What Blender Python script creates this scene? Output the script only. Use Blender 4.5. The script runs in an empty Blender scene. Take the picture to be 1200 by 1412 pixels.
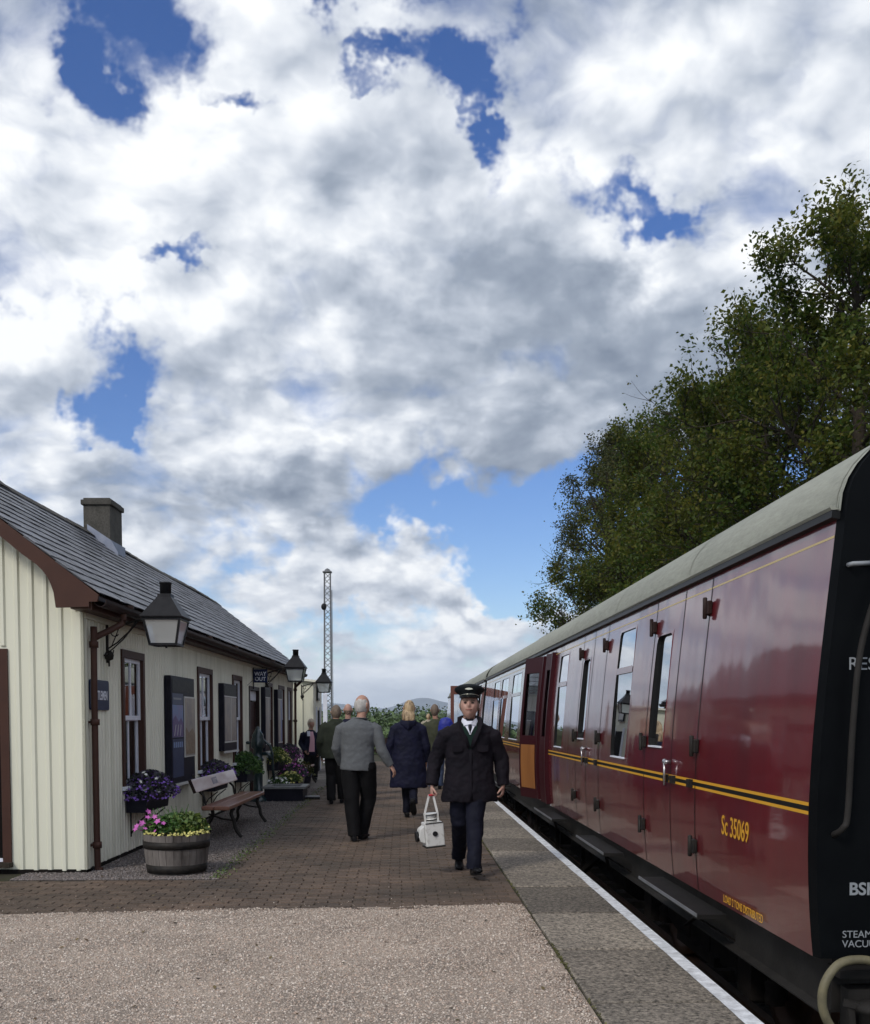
import bpy, bmesh, math, random
import numpy as np
from mathutils import Vector, Matrix, noise as mnoise
R=math.radians
random.seed(7); rng=np.random.default_rng(7)
S=bpy.context.scene; COL=S.collection
# ------------------------------------------------------------------ camera
cd=bpy.data.cameras.new('camera'); cam=bpy.data.objects.new('camera',cd); COL.objects.link(cam); S.camera=cam
cam.location=(0,0,1.47); cam.rotation_euler=(R(90)-math.atan(73/1400),0,-math.atan(46/1400))
cd.sensor_fit='HORIZONTAL'; cd.sensor_width=36; cd.lens=36*1400/1200; cd.shift_y=360/1200; cd.clip_end=30000; cd.clip_start=.05
# ------------------------------------------------------------------ world
SUN_EL=R(40); SUN_AZ=R(215)      # compass-like: direction TO the sun measured from +Y clockwise
W=bpy.data.worlds.new('World'); S.world=W; W.use_nodes=True
nt=W.node_tree; N=nt.nodes; L=nt.links; N.clear()
def nd(t,**k):
    n=N.new(t)
    for a,b in k.items(): setattr(n,a,b)
    return n
def mth(op,a,b=None,c=None,clamp=False):
    n=N.new('ShaderNodeMath'); n.operation=op; n.use_clamp=clamp
    for i,v in enumerate((a,b,c)):
        if v is None: continue
        if isinstance(v,(int,float)): n.inputs[i].default_value=v
        else: L.new(v,n.inputs[i])
    return n.outputs[0]
def sstep(v,a,b,lo=0.,hi=1.):
    n=N.new('ShaderNodeMapRange'); n.interpolation_type='SMOOTHSTEP'
    L.new(v,n.inputs[0]); n.inputs[1].default_value=a; n.inputs[2].default_value=b; n.inputs[3].default_value=lo; n.inputs[4].default_value=hi
    return n.outputs[0]
tc=nd('ShaderNodeTexCoord'); sp=nd('ShaderNodeSeparateXYZ'); L.new(tc.outputs['Generated'],sp.inputs[0])
dx,dy,dz=sp.outputs
zc=mth('MAXIMUM',dz,0.0)
den=mth('ADD',zc,0.38)
cx_=mth('DIVIDE',dx,den); cy_=mth('DIVIDE',dy,den)
def comb(a,b,c=0.0):
    n=N.new('ShaderNodeCombineXYZ')
    for i,v in enumerate((a,b,c)):
        if isinstance(v,(int,float)): n.inputs[i].default_value=v
        else: L.new(v,n.inputs[i])
    return n.outputs[0]
P=comb(cx_,cy_)
def vadd(a,v):
    n=N.new('ShaderNodeVectorMath'); n.operation='ADD'; L.new(a,n.inputs[0])
    if isinstance(v,tuple): n.inputs[1].default_value=v
    else: L.new(v,n.inputs[1])
    return n.outputs[0]
def vscale(a,s):
    n=N.new('ShaderNodeVectorMath'); n.operation='SCALE'; L.new(a,n.inputs[0]); n.inputs[3].default_value=s; return n.outputs[0]
def noise(v,scale,detail,rough,dist=0.,dim='2D',col=False):
    n=N.new('ShaderNodeTexNoise'); n.noise_dimensions=dim
    L.new(v,n.inputs['Vector']); n.inputs['Scale'].default_value=scale; n.inputs['Detail'].default_value=detail
    n.inputs['Roughness'].default_value=rough; n.inputs['Distortion'].default_value=dist
    return n.outputs[1 if col else 0]
# domain warp
wc=noise(P,3.6,4,.55,col=True)
wv=vscale(vadd(wc,(-.5,-.5,-.5)),.17)
Pw=vadd(P,wv)
def puff(v):
    n=N.new('ShaderNodeTexVoronoi'); n.feature='SMOOTH_F1'; n.voronoi_dimensions='2D'
    L.new(v,n.inputs['Vector']); n.inputs['Scale'].default_value=5.2; n.inputs['Detail'].default_value=2.5; n.inputs['Roughness'].default_value=.55
    n.inputs['Smoothness'].default_value=.35; n.inputs['Lacunarity'].default_value=2.2
    return mth('SUBTRACT',1.0,n.outputs['Distance'])
def field(v):
    a=noise(v,2.7,8,.56); b=puff(v)
    return mth('ADD',mth('MULTIPLY',a,.9),mth('MULTIPLY',b,.42))
f0=field(Pw)
f2=noise(vadd(P,(3.1,1.7,.4)),1.7,3,.5)
fine=noise(Pw,14,5,.62)
# direction plane coordinates in front of the platform (world fixed)
yy=mth('MAXIMUM',dy,0.02)
gx=mth('DIVIDE',dx,yy); gy=mth('DIVIDE',zc,yy)
wb=noise(comb(gx,gy),7.0,5,.60,col=True)
G=vadd(comb(gx,gy),vscale(vadd(wb,(-.5,-.5,-.5)),.22))
sg=nd('ShaderNodeSeparateXYZ'); L.new(G,sg.inputs[0]); wx,wy=sg.outputs[0],sg.outputs[1]
def blobs(lst):
    tot=None
    for (px,py,rx,ry,rot,amp) in lst:
        X=(px-554)/1400; Y=(993-py)/1400; a=R(rot); c,s=math.cos(a),math.sin(a)
        ux=mth('SUBTRACT',wx,X); uy=mth('SUBTRACT',wy,Y)
        A=mth('DIVIDE',mth('ADD',mth('MULTIPLY',ux,c),mth('MULTIPLY',uy,s)),rx/1400)
        B=mth('DIVIDE',mth('SUBTRACT',mth('MULTIPLY',uy,c),mth('MULTIPLY',ux,s)),ry/1400)
        q=mth('ADD',mth('MULTIPLY',A,A),mth('MULTIPLY',B,B))
        e=mth('MULTIPLY',mth('EXPONENT',mth('MULTIPLY',q,-1.0)),amp)
        tot=e if tot is None else mth('ADD',tot,e)
    return tot
front=sstep(dy,0.05,0.4)
holes=blobs([(140,140,38,46,0,.50),(210,75,55,50,-20,.40),(335,125,60,20,-14,.45),(490,20,60,34,0,.55),(545,100,45,20,0,.4),(625,120,50,34,20,.6),
 (668,195,20,52,10,.5),(820,285,50,24,-10,.25),(915,315,70,26,-14,.5),(255,402,52,20,0,.5),(30,450,45,24,20,.32),(165,545,40,58,-10,.62),(175,595,16,22,0,.4),
 (600,705,100,50,-10,.7),(740,670,80,40,10,.65),(700,760,90,50,-20,.5),(790,740,60,90,0,.6),(960,700,120,70,0,.45),(1090,640,100,90,0,.35),(360,800,45,35,0,.32),(480,870,90,22,10,.22),(860,700,60,60,0,.5)])
cover=blobs([(750,440,120,90,0,.5),(700,735,60,22,0,.5),(1000,260,60,30,0,.3),(560,830,160,30,0,.35),(980,560,200,60,0,.35),(640,690,60,16,0,.25),(650,480,330,190,0,.42),(300,300,330,150,0,.3),(1000,120,330,180,0,.5),(200,680,300,110,0,.3),(1050,420,200,90,0,.45),(540,790,130,42,-12,.32),(670,815,80,32,0,.28),(470,730,90,30,-10,.25),(50,40,120,90,0,.3),(380,30,60,60,0,.15)])
dens=mth('ADD',f0,mth('MULTIPLY',front,mth('SUBTRACT',mth('MULTIPLY',cover,.5),mth('MULTIPLY',holes,1.25))))
dens=mth('ADD',dens,mth('ADD',.30,mth('MULTIPLY',fine,.24)))
# horizon band thickens
dens=mth('ADD',dens,sstep(dz,0.10,0.0,0.,.18))
alpha=mth('MULTIPLY',sstep(dens,.56,1.06),sstep(dz,-.02,-.005))
thick=sstep(dens,.78,1.5)
fe0=mth('ADD',noise(Pw,2.7,6,.54),mth('MULTIPLY',puff(P),.25)); fe1=mth('ADD',noise(vadd(Pw,(-.026,-.056,0)),2.7,6,.54),mth('MULTIPLY',puff(vadd(P,(-.02,-.045,0))),.25))
emb=mth('MULTIPLY',mth('SUBTRACT',fe0,fe1),sstep(dz,.0,.25,.7,1.6))
dark=blobs([(760,500,210,130,-12,.50),(620,560,150,90,0,.26),(560,650,230,38,8,.36),(950,520,130,110,0,.40),(700,400,130,100,0,.12),(250,725,190,55,0,.42),(90,60,150,70,0,.26),(840,150,160,40,0,.14),(1050,300,160,50,0,.18),(100,250,150,30,0,.06),(270,385,180,30,0,.16),(500,745,50,22,0,.36),(610,825,40,14,0,.34),(350,70,120,40,0,.16),(560,250,120,60,0,.12),(620,350,100,70,0,.22),(980,40,200,30,0,.05),(60,560,40,40,0,.1),(460,820,110,12,0,.16),(720,830,80,14,0,.1),(640,905,160,14,0,.22),(400,700,60,20,0,.3)])
light=blobs([(230,210,120,100,0,.30),(450,440,110,120,0,.34),(870,370,38,60,-15,.5),(520,310,110,55,10,.24),(1000,130,260,110,0,.16),(650,500,60,28,0,.3),(480,590,100,20,0,.2),(100,420,90,60,0,.15),(560,770,70,24,0,.25),(690,800,60,22,0,.25),(570,870,120,16,0,.22),(690,250,40,30,-20,.3),(90,600,100,50,0,.1)])
vp=N.new('ShaderNodeTexVoronoi'); vp.feature='SMOOTH_F1'; vp.voronoi_dimensions='2D'; L.new(vadd(P,vscale(vadd(noise(P,6,4,.6,col=True),(-.5,-.5,-.5)),.16)),vp.inputs['Vector']); vp.inputs['Scale'].default_value=7.5; vp.inputs['Detail'].default_value=2.; vp.inputs['Roughness'].default_value=.6; vp.inputs['Smoothness'].default_value=.3
pf=mth('MULTIPLY',mth('SUBTRACT',.48,vp.outputs['Distance']),.26)
lum=mth('ADD',.85,mth('ADD',emb,pf))
lum=mth('ADD',lum,mth('MULTIPLY',mth('SUBTRACT',fine,.5),.16))
lum=mth('SUBTRACT',lum,mth('MULTIPLY',mth('SUBTRACT',f2,.5),.35))
lum=mth('ADD',lum,mth('MULTIPLY',front,mth('SUBTRACT',mth('MULTIPLY',light,.6),mth('MULTIPLY',dark,.72))))
lum=mth('MINIMUM',mth('MAXIMUM',lum,.0),1.12)
cr=nd('ShaderNodeValToRGB'); L.new(lum,cr.inputs[0]); e=cr.color_ramp.elements
e[0].position=.0; e[0].color=(.17,.21,.28,1); e[1].position=1.; e[1].color=(.84,.86,.88,1)
for p_,c_ in ((.35,(.28,.325,.40,1)),(.6,(.44,.485,.56,1)),(.82,(.66,.695,.75,1))):
    q=cr.color_ramp.elements.new(p_); q.color=c_
hz=nd('ShaderNodeMix',data_type='RGBA'); L.new(sstep(dz,.10,.0,0.,.75),hz.inputs[0]); L.new(cr.outputs[0],hz.inputs[6]); hz.inputs[7].default_value=(.60,.69,.82,1)
alpha=mth('MAXIMUM',alpha,sstep(dz,.045,.005,0.,1.))
sky=nd('ShaderNodeTexSky',sky_type='NISHITA',sun_disc=False,sun_elevation=SUN_EL,sun_rotation=SUN_AZ,altitude=200,air_density=1.0,dust_density=.4,ozone_density=3.0)
hsv=nd('ShaderNodeHueSaturation'); hsv.inputs['Hue'].default_value=.515; hsv.inputs['Saturation'].default_value=1.24; hsv.inputs['Value'].default_value=1.08; L.new(sky.outputs[0],hsv.inputs['Color'])
W.cycles.sampling_method='MANUAL'; W.cycles.sample_map_resolution=512
bg1=nd('ShaderNodeBackground'); L.new(hsv.outputs[0],bg1.inputs[0]); bg1.inputs[1].default_value=.10
bg2=nd('ShaderNodeBackground'); L.new(hz.outputs[2],bg2.inputs[0]); bg2.inputs[1].default_value=1.06
mx=nd('ShaderNodeMixShader'); L.new(alpha,mx.inputs[0]); L.new(bg1.outputs[0],mx.inputs[1]); L.new(bg2.outputs[0],mx.inputs[2])
out=nd('ShaderNodeOutputWorld'); L.new(mx.outputs[0],out.inputs[0])
# ------------------------------------------------------------------ sun, exposure
sd=bpy.data.lights.new('sun','SUN'); so=bpy.data.objects.new('sun',sd); COL.objects.link(so)
sd.energy=1.5; sd.angle=R(12); sd.color=(1,.93,.84)
sdir=Vector((math.sin(SUN_AZ)*math.cos(SUN_EL),math.cos(SUN_AZ)*math.cos(SUN_EL),math.sin(SUN_EL)))
so.rotation_euler=sdir.to_track_quat('Z','Y').to_euler()
S.view_settings.view_transform='Standard'; S.view_settings.look='None'; S.view_settings.gamma=1; S.view_settings.exposure=0.22
# ------------------------------------------------------------------ materials
def mat(name,c,rough=.7,c2=None,scale=6.,metal=0.,bump=0.,bscale=40.,island=0.,coat=0.,detail=6,spec=None,island_c=None,stretch=(1,1,1),lo=.35,hi=.68,transl=0.,coat_rough=.05,wave=None,speck=None,coat_ior=1.5):
    if spec is None and max(c)<.075 and not coat: spec=.16
    m=bpy.data.materials.new(name); m.use_nodes=True; t=m.node_tree; n=t.nodes; l=t.links
    b=n['Principled BSDF']; b.inputs['Roughness'].default_value=rough; b.inputs['Metallic'].default_value=metal
    if spec is not None: b.inputs['Specular IOR Level'].default_value=spec
    if coat: b.inputs['Coat IOR'].default_value=coat_ior; b.inputs['Coat Weight'].default_value=coat; b.inputs['Coat Roughness'].default_value=coat_rough
    co=n.new('ShaderNodeTexCoord'); mp=n.new('ShaderNodeMapping'); mp.inputs['Scale'].default_value=stretch; l.new(co.outputs['Object'],mp.inputs[0])
    def nz(sc,dt,ro=.6):
        q=n.new('ShaderNodeTexNoise'); q.inputs['Scale'].default_value=sc; q.inputs['Detail'].default_value=dt; q.inputs['Roughness'].default_value=ro; l.new(mp.outputs[0],q.inputs['Vector']); return q.outputs[0]
    colr=None
    if c2 is not None:
        v=nz(scale,detail); mr=n.new('ShaderNodeMapRange'); mr.inputs[1].default_value=lo; mr.inputs[2].default_value=hi; l.new(v,mr.inputs[0])
        mi=n.new('ShaderNodeMix'); mi.data_type='RGBA'; l.new(mr.outputs[0],mi.inputs[0]); mi.inputs[6].default_value=(*c,1); mi.inputs[7].default_value=(*c2,1); colr=mi.outputs[2]
    if island or island_c:
        g=n.new('ShaderNodeNewGeometry')
        if island_c:
            rp=n.new('ShaderNodeValToRGB'); l.new(g.outputs['Random Per Island'],rp.inputs[0]); es=rp.color_ramp.elements
            k=len(island_c); es[0].color=(*island_c[0],1); es[0].position=0; es[1].color=(*island_c[-1],1); es[1].position=1
            for i in range(1,k-1): q=es.new(i/(k-1)); q.color=(*island_c[i],1)
            if colr is None: colr=rp.outputs[0]
            else:
                mm=n.new('ShaderNodeMix'); mm.data_type='RGBA'; mm.inputs[0].default_value=.5; l.new(colr,mm.inputs[6]); l.new(rp.outputs[0],mm.inputs[7]); colr=mm.outputs[2]
        if island:
            mr=n.new('ShaderNodeMapRange'); l.new(g.outputs['Random Per Island'],mr.inputs[0]); mr.inputs[3].default_value=1-island; mr.inputs[4].default_value=1+island
            vm=n.new('ShaderNodeVectorMath'); vm.operation='SCALE'; l.new(mr.outputs[0],vm.inputs[3])
            if colr is None: vm.inputs[0].default_value=c
            else: l.new(colr,vm.inputs[0])
            colr=vm.outputs[0]
    if speck:
        mr=n.new('ShaderNodeMapRange'); l.new(nz(speck[0],4,.7),mr.inputs[0]); mr.inputs[1].default_value=.3; mr.inputs[2].default_value=.7; mr.inputs[3].default_value=speck[1]; mr.inputs[4].default_value=speck[2]
        vm=n.new('ShaderNodeVectorMath'); vm.operation='SCALE'; l.new(mr.outputs[0],vm.inputs[3])
        if colr is None: vm.inputs[0].default_value=c
        else: l.new(colr,vm.inputs[0])
        colr=vm.outputs[0]
    if colr is None: b.inputs['Base Color'].default_value=(*c,1)
    else: l.new(colr,b.inputs['Base Color'])
    if bump:
        bp=n.new('ShaderNodeBump'); bp.inputs['Strength'].default_value=1; bp.inputs['Distance'].default_value=bump; l.new(nz(bscale,5),bp.inputs['Height']); l.new(bp.outputs[0],b.inputs['Normal'])
        if wave:
            bp2=n.new('ShaderNodeBump'); bp2.inputs['Distance'].default_value=wave[0]; l.new(nz(wave[1],2,.4),bp2.inputs['Height']); l.new(bp2.outputs[0],bp.inputs['Normal'])
            if coat: l.new(bp2.outputs[0],b.inputs['Coat Normal'])
    if transl:
        tr=n.new('ShaderNodeBsdfTranslucent'); l.new(colr,tr.inputs[0]) if colr is not None else None
        ms=n.new('ShaderNodeMixShader'); ms.inputs[0].default_value=transl; l.new(b.outputs[0],ms.inputs[1]); l.new(tr.outputs[0],ms.inputs[2]); l.new(ms.outputs[0],n['Material Output'].inputs[0])
    return m
M={}
M['cream']=mat('cream_paint',(.72,.72,.59),.55,(.60,.61,.50),2.5,bump=.0006,bscale=60,stretch=(1.5,1.5,.3),lo=.5,hi=.85)
M['cream2']=mat('cream_paint_worn_lit',(.84,.83,.71),.6,(.60,.60,.48),2.2,bump=.0008,bscale=50,stretch=(2.5,2.5,.3),lo=.45,hi=.8)  # worn streaks are paint; base lightened for light missing on the side wall
M['brown']=mat('brown_paint',(.070,.034,.025),.5,(.06,.03,.023),5,bump=.0006)
M['dkbrown']=mat('dark_brown_paint',(.022,.012,.011),.45,(.03,.017,.014),5)
M['white']=mat('white_paint',(.80,.82,.90),.45,(.68,.71,.8),7)
M['black']=mat('black_metal',(.012,.012,.014),.42,(.02,.02,.022),9,bump=.0006)
M['iron']=mat('cast_iron',(.014,.013,.013),.5,(.03,.026,.022),20,bump=.001)
M['void']=mat('dark_interior',(.006,.005,.005),.9)  # near-black colour in place of the shade inside doorway and coach
M['slate']=mat('slate',(.07,.072,.082),.46,(.16,.165,.185),2.2,speck=(18,.55,1.5),island=.55,bump=.003,bscale=22,lo=.4,hi=.75)
M['lead']=mat('lead_flashing',(.22,.25,.33),.5,(.3,.33,.4),6,metal=.3)
M['render']=mat('chimney_render',(.085,.08,.07),.9,(.05,.048,.04),5,bump=.006,bscale=50,speck=(45,.6,1.4))
M['glass']=None
def glassmat(name,tint,rough=.01,alpha=.65,sky_sheen=0.):
    m=bpy.data.materials.new(name); m.use_nodes=True; t=m.node_tree; n=t.nodes; l=t.links; n.clear()
    o=n.new('ShaderNodeOutputMaterial'); tr=n.new('ShaderNodeBsdfTransparent'); tr.inputs[0].default_value=(*tint,1)
    gl=n.new('ShaderNodeBsdfGlossy'); gl.inputs['Roughness'].default_value=rough; gl.inputs[0].default_value=(.95,.97,1,1)
    fr=n.new('ShaderNodeFresnel'); fr.inputs[0].default_value=1.5
    mr=n.new('ShaderNodeMapRange'); l.new(fr.outputs[0],mr.inputs[0]); mr.inputs[1].default_value=0; mr.inputs[2].default_value=.6; mr.inputs[3].default_value=alpha*.35; mr.inputs[4].default_value=1
    ms=n.new('ShaderNodeMixShader'); l.new(mr.outputs[0],ms.inputs[0]); l.new(tr.outputs[0],ms.inputs[1]); l.new(gl.outputs[0],ms.inputs[2]); l.new(ms.outputs[0],o.inputs[0])
    if sky_sheen:  # pale diffuse mixed in as the sky's reflection on the panes
        df=n.new('ShaderNodeBsdfDiffuse'); df.inputs[0].default_value=(.88,.95,.96,1); tl=n.new('ShaderNodeBsdfTranslucent'); tl.inputs[0].default_value=(.9,.96,.97,1)
        m1=n.new('ShaderNodeMixShader'); l.new(df.outputs[0],m1.inputs[1]); l.new(tl.outputs[0],m1.inputs[2])
        m2=n.new('ShaderNodeMixShader'); m2.inputs[0].default_value=sky_sheen; l.new(ms.outputs[0],m2.inputs[1]); l.new(m1.outputs[0],m2.inputs[2]); l.new(m2.outputs[0],o.inputs[0])
    return m
M['glass']=glassmat('window_glass',(.32,.34,.36))
M['cglass']=glassmat('coach_glass',(.25,.27,.28),alpha=1.3)
M['lglass']=glassmat('lantern_glass',(.95,.97,.97),alpha=1.1,sky_sheen=.42)
M['maroon']=mat('maroon_paint',(.145,.009,.016),.3,(.100,.011,.016),1.5,spec=.2,coat=1.,coat_ior=1.68,speck=(55,.9,1.1),bump=.00025,bscale=120,wave=(.010,.9),stretch=(1,1.8,.45),coat_rough=.07)
_t=M['maroon'].node_tree; _b=_t.nodes['Principled BSDF']; _src=_b.inputs['Base Color'].links[0].from_socket
_c=_t.nodes.new('ShaderNodeTexCoord'); _s=_t.nodes.new('ShaderNodeSeparateXYZ'); _t.links.new(_c.outputs['Object'],_s.inputs[0])
_m=_t.nodes.new('ShaderNodeMapRange'); _m.inputs[1].default_value=.34; _m.inputs[2].default_value=.85; _m.inputs[3].default_value=.42; _m.inputs[4].default_value=0.; _t.links.new(_s.outputs[2],_m.inputs[0])
_p=_t.nodes.new('ShaderNodeMapping'); _p.inputs['Scale'].default_value=(1,9,1.2); _t.links.new(_c.outputs['Object'],_p.inputs[0])
_n=_t.nodes.new('ShaderNodeTexNoise'); _n.inputs['Scale'].default_value=1.6; _n.inputs['Detail'].default_value=5; _t.links.new(_p.outputs[0],_n.inputs['Vector'])
_q=_t.nodes.new('ShaderNodeMath'); _q.operation='MULTIPLY'; _t.links.new(_m.outputs[0],_q.inputs[0]); _t.links.new(_n.outputs[0],_q.inputs[1])
_x=_t.nodes.new('ShaderNodeMix'); _x.data_type='RGBA'; _t.links.new(_q.outputs[0],_x.inputs[0]); _t.links.new(_src,_x.inputs[6]); _x.inputs[7].default_value=(.16,.085,.06,1); _t.links.new(_x.outputs[2],_b.inputs['Base Color'])
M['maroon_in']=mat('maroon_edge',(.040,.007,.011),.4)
M['roofg']=mat('coach_roof_grey',(.33,.34,.285),.8,(.22,.23,.195),1.1,speck=(30,.85,1.15),bump=.002,bscale=30,stretch=(1,.25,1))
M['dwood']=mat('door_wood',(.13,.035,.016),.4,(.10,.025,.012),6,stretch=(1,1,.15))
M['wood_in']=mat('orange_wood_panel',(.34,.14,.04),.45,(.26,.10,.028),6,stretch=(1,1,.15))
M['under']=mat('underframe_grime',(.008,.007,.0065),.85,(.018,.015,.013),6,bump=.003,spec=.08)
M['sole']=mat('solebar_paint',(.032,.030,.028),.6,(.016,.015,.014),3,bump=.001,spec=.12)
M['stepw']=mat('footboard',(.016,.015,.014),.65,(.010,.0095,.009),6)
M['steel']=mat('bare_steel',(.45,.45,.47),.3,metal=.9)
M['yellow']=mat('lining_yellow',(.70,.36,.025),.4)
M['cream_line']=mat('lining_cream',(.55,.42,.17),.4)
M['lineblk']=mat('lining_black',(.01,.01,.01),.4)
M['endblk']=mat('end_black',(.0025,.003,.004),.45,(.004,.005,.006),4,wave=(.004,1.2),bump=.0003,spec=.07)
M['letter']=mat('white_lettering',(.26,.28,.30),.5)
M['hose']=mat('hose_rubber',(.17,.15,.085),.6,(.10,.09,.055),14,bump=.001)
M['paver']=mat('clay_paver',(.130,.090,.064),.85,(.066,.050,.037),.9,island=.22,bump=.008,bscale=60,speck=(55,.45,1.5))
M['joint']=mat('joint_sand',(.05,.045,.035),.95,(.045,.05,.025),3,bump=.004)
M['gravel']=mat('gravel_bed',(.45,.37,.30),.95,(.24,.20,.165),1.3,bump=.014,bscale=80,detail=8,speck=(85,.45,1.4))
M['stone']=mat('gravel_stones',(.3,.26,.23),.9,island_c=[(.54,.45,.375),(.40,.33,.275),(.60,.51,.435),(.21,.175,.145),(.55,.415,.33),(.46,.41,.355),(.70,.62,.54)],island=.18)
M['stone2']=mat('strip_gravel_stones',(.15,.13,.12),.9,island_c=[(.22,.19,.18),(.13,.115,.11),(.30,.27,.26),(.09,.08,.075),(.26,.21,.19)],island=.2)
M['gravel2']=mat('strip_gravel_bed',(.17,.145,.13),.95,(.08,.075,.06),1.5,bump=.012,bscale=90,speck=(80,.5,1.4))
M['coping']=mat('coping_concrete',(.235,.205,.165),.9,(.15,.132,.108),1.1,island=.30,bump=.02,bscale=42,speck=(40,.0,2.0))
M['edgew']=mat('edge_white',(.80,.83,.86),.6,(.34,.34,.33),7,bump=.001,lo=.58,hi=.72,speck=(16,.6,1.15))
M['plat']=mat('platform_brick',(.09,.06,.045),.9,(.05,.04,.03),5,bump=.004)
M['ballast']=mat('ballast',(.09,.08,.07),.95,(.04,.036,.032),14,bump=.03,bscale=30)
M['moss']=mat('moss',(.085,.10,.022),1.,(.05,.06,.016),30,bump=.006)
M['grass']=mat('grass_ground',(.06,.085,.025),.95,(.09,.10,.035),.5,bump=.02,bscale=4)
M['rail']=mat('rail_steel',(.10,.055,.035),.55,metal=.5)
M['bark']=mat('bark',(.055,.045,.035),.9,(.03,.025,.02),12,bump=.01)
M['leaf']=mat('tree_leaves',(.030,.060,.010),.5,c2=(.17,.15,.025),scale=.9,detail=3,lo=.42,hi=.72,island_c=[(.050,.095,.016),(.080,.13,.022),(.062,.11,.018),(.13,.15,.025),(.042,.08,.015),(.20,.16,.03),(.07,.12,.02)],island=.2,transl=.38)
M['leaf2']=mat('dark_leaves',(.030,.045,.012),.5,c2=(.10,.09,.025),scale=.8,detail=3,lo=.45,hi=.8,island_c=[(.045,.07,.02),(.075,.09,.022),(.052,.075,.018),(.13,.10,.03),(.04,.06,.016)],island=.2,transl=.22)
M['leaf3']=mat('plant_leaves',(.05,.08,.02),.5,island_c=[(.035,.10,.018),(.06,.15,.03),(.04,.08,.02),(.10,.19,.035)],island=.2,transl=.2)
M['leaf4']=mat('distant_leaves',(.05,.08,.02),.8,island_c=[(.035,.065,.02),(.06,.10,.03),(.09,.14,.045),(.04,.07,.022)],island=.2)
M['leaf5']=mat('yellow_green_leaves',(.05,.08,.02),.5,island_c=[(.10,.17,.03),(.06,.11,.02),(.17,.22,.05),(.05,.08,.02)],island=.2,transl=.2)
M['leafp']=mat('purple_leaves',(.05,.08,.02),.6,island_c=[(.04,.03,.06),(.03,.05,.02),(.06,.035,.10),(.05,.07,.03),(.08,.04,.14)],island=.2,transl=.1)
M['purple']=mat('purple_petals',(.26,.12,.58),.6,island=.35)
M['magenta']=mat('magenta_petals',(.48,.11,.40),.6,island=.25)
M['yellowp']=mat('yellow_petals',(.60,.56,.18),.6,island=.3)
M['whitep']=mat('white_petals',(.75,.75,.72),.6,island=.15)
M['barrel']=mat('weathered_oak',(.19,.17,.155),.85,(.05,.042,.038),9,bump=.004,bscale=40,stretch=(1,1,.16))
M['soil']=mat('soil',(.02,.014,.01),1.)
M['bench']=mat('varnished_wood',(.26,.105,.06),.32,(.19,.075,.045),5,bump=.0012,bscale=30,stretch=(1,.12,1),coat=.5,coat_rough=.2)
M['benchback']=mat('pale_bench_back',(.72,.64,.62),.4,(.50,.38,.35),7,bump=.0008,stretch=(1,.2,1),coat=.3)
M['signblue']=mat('enamel_blue',(.010,.018,.06),.35,(.014,.024,.075),8)
M['green']=mat('pump_green',(.006,.022,.024),.32,(.012,.035,.04),8,coat=.5)
M['skin']=mat('skin',(.48,.29,.215),.5,(.40,.21,.15),14,bump=.0006,bscale=120)
M['skinr']=mat('ruddy_skin',(.50,.32,.255),.55,(.42,.23,.18),16)
M['hairw']=mat('white_hair',(.55,.53,.50),.7,(.38,.36,.34),60,bump=.003,bscale=150,stretch=(1,1,.3))
M['hairg']=mat('grey_brown_hair',(.20,.15,.11),.7,(.12,.09,.07),60,bump=.003,bscale=150,stretch=(1,1,.3))
M['hairf']=mat('fair_hair',(.62,.53,.42),.6,(.42,.34,.25),30)
M['hairb']=mat('blonde_hair',(.50,.37,.22),.5,(.17,.11,.06),30,bump=.006,bscale=90,stretch=(1,1,.12),lo=.45,hi=.62)
M['coatn']=mat('navy_black_cloth',(.011,.0085,.013),.8,(.006,.0055,.009),9,bump=.002,bscale=25)
M['navy']=mat('navy_cloth',(.010,.011,.032),.7,(.007,.008,.02),9,bump=.003,bscale=18)
M['trou']=mat('navy_trousers',(.008,.009,.020),.75,(.006,.007,.014),8,bump=.002,bscale=18)
M['blackt']=mat('black_trousers',(.006,.006,.007),.8,bump=.002,bscale=18)
M['tweed']=mat('grey_tweed',(.125,.135,.145),.9,(.085,.092,.10),160,bump=.002,bscale=220,wave=(.006,9))
M['olive']=mat('olive_jacket',(.028,.034,.024),.85,(.018,.022,.017),9,bump=.002,bscale=25)
M['olive2']=mat('khaki_jacket',(.06,.065,.04),.85,(.04,.045,.03),9,bump=.002,bscale=25)
M['shoe']=mat('black_leather',(.010,.010,.011),.35,bump=.001)
M['shirt']=mat('white_shirt',(.68,.70,.80),.6)
M['jumper']=mat('green_jumper',(.010,.024,.020),.9,bump=.002,bscale=150)
M['tie']=mat('dark_tie',(.008,.009,.018),.5)
M['pink']=mat('pink_shirt',(.62,.36,.42),.8)
M['blue']=mat('blue_rucksack',(.010,.018,.22),.6,(.015,.03,.33),6)
M['jeans']=mat('blue_jeans',(.06,.09,.17),.85)
M['lampw']=mat('chipped_white_enamel',(.62,.62,.60),.4,(.42,.41,.38),22,bump=.001,lo=.55,hi=.72)
M['capbadge']=mat('brass_badge',(.5,.5,.42),.35,metal=.7)
M['lips']=mat('lips',(.30,.10,.08),.5)
M['eye']=mat('eye',(.03,.02,.02),.2)
M['redcloth']=mat('red_grip',(.4,.02,.03),.6)
M['mast']=mat('galvanised_steel',(.16,.165,.18),.6,(.11,.115,.12),4)
M['hill']=mat('haze_tinted_hill',(.16,.20,.24),1.,(.11,.15,.18),.004)  # blue of the distant air is mixed into the hill colour
M['postr1']=mat('poster_sky_blue',(.12,.22,.42),.4,(.22,.18,.34),5)
M['postr2']=mat('poster_landscape',(.38,.33,.27),.4,(.22,.2,.21),5)
M['postr3']=mat('poster_navy',(.025,.04,.10),.4,(.04,.06,.13),8)
M['paper']=mat('paper',(.6,.6,.58),.5)
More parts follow.
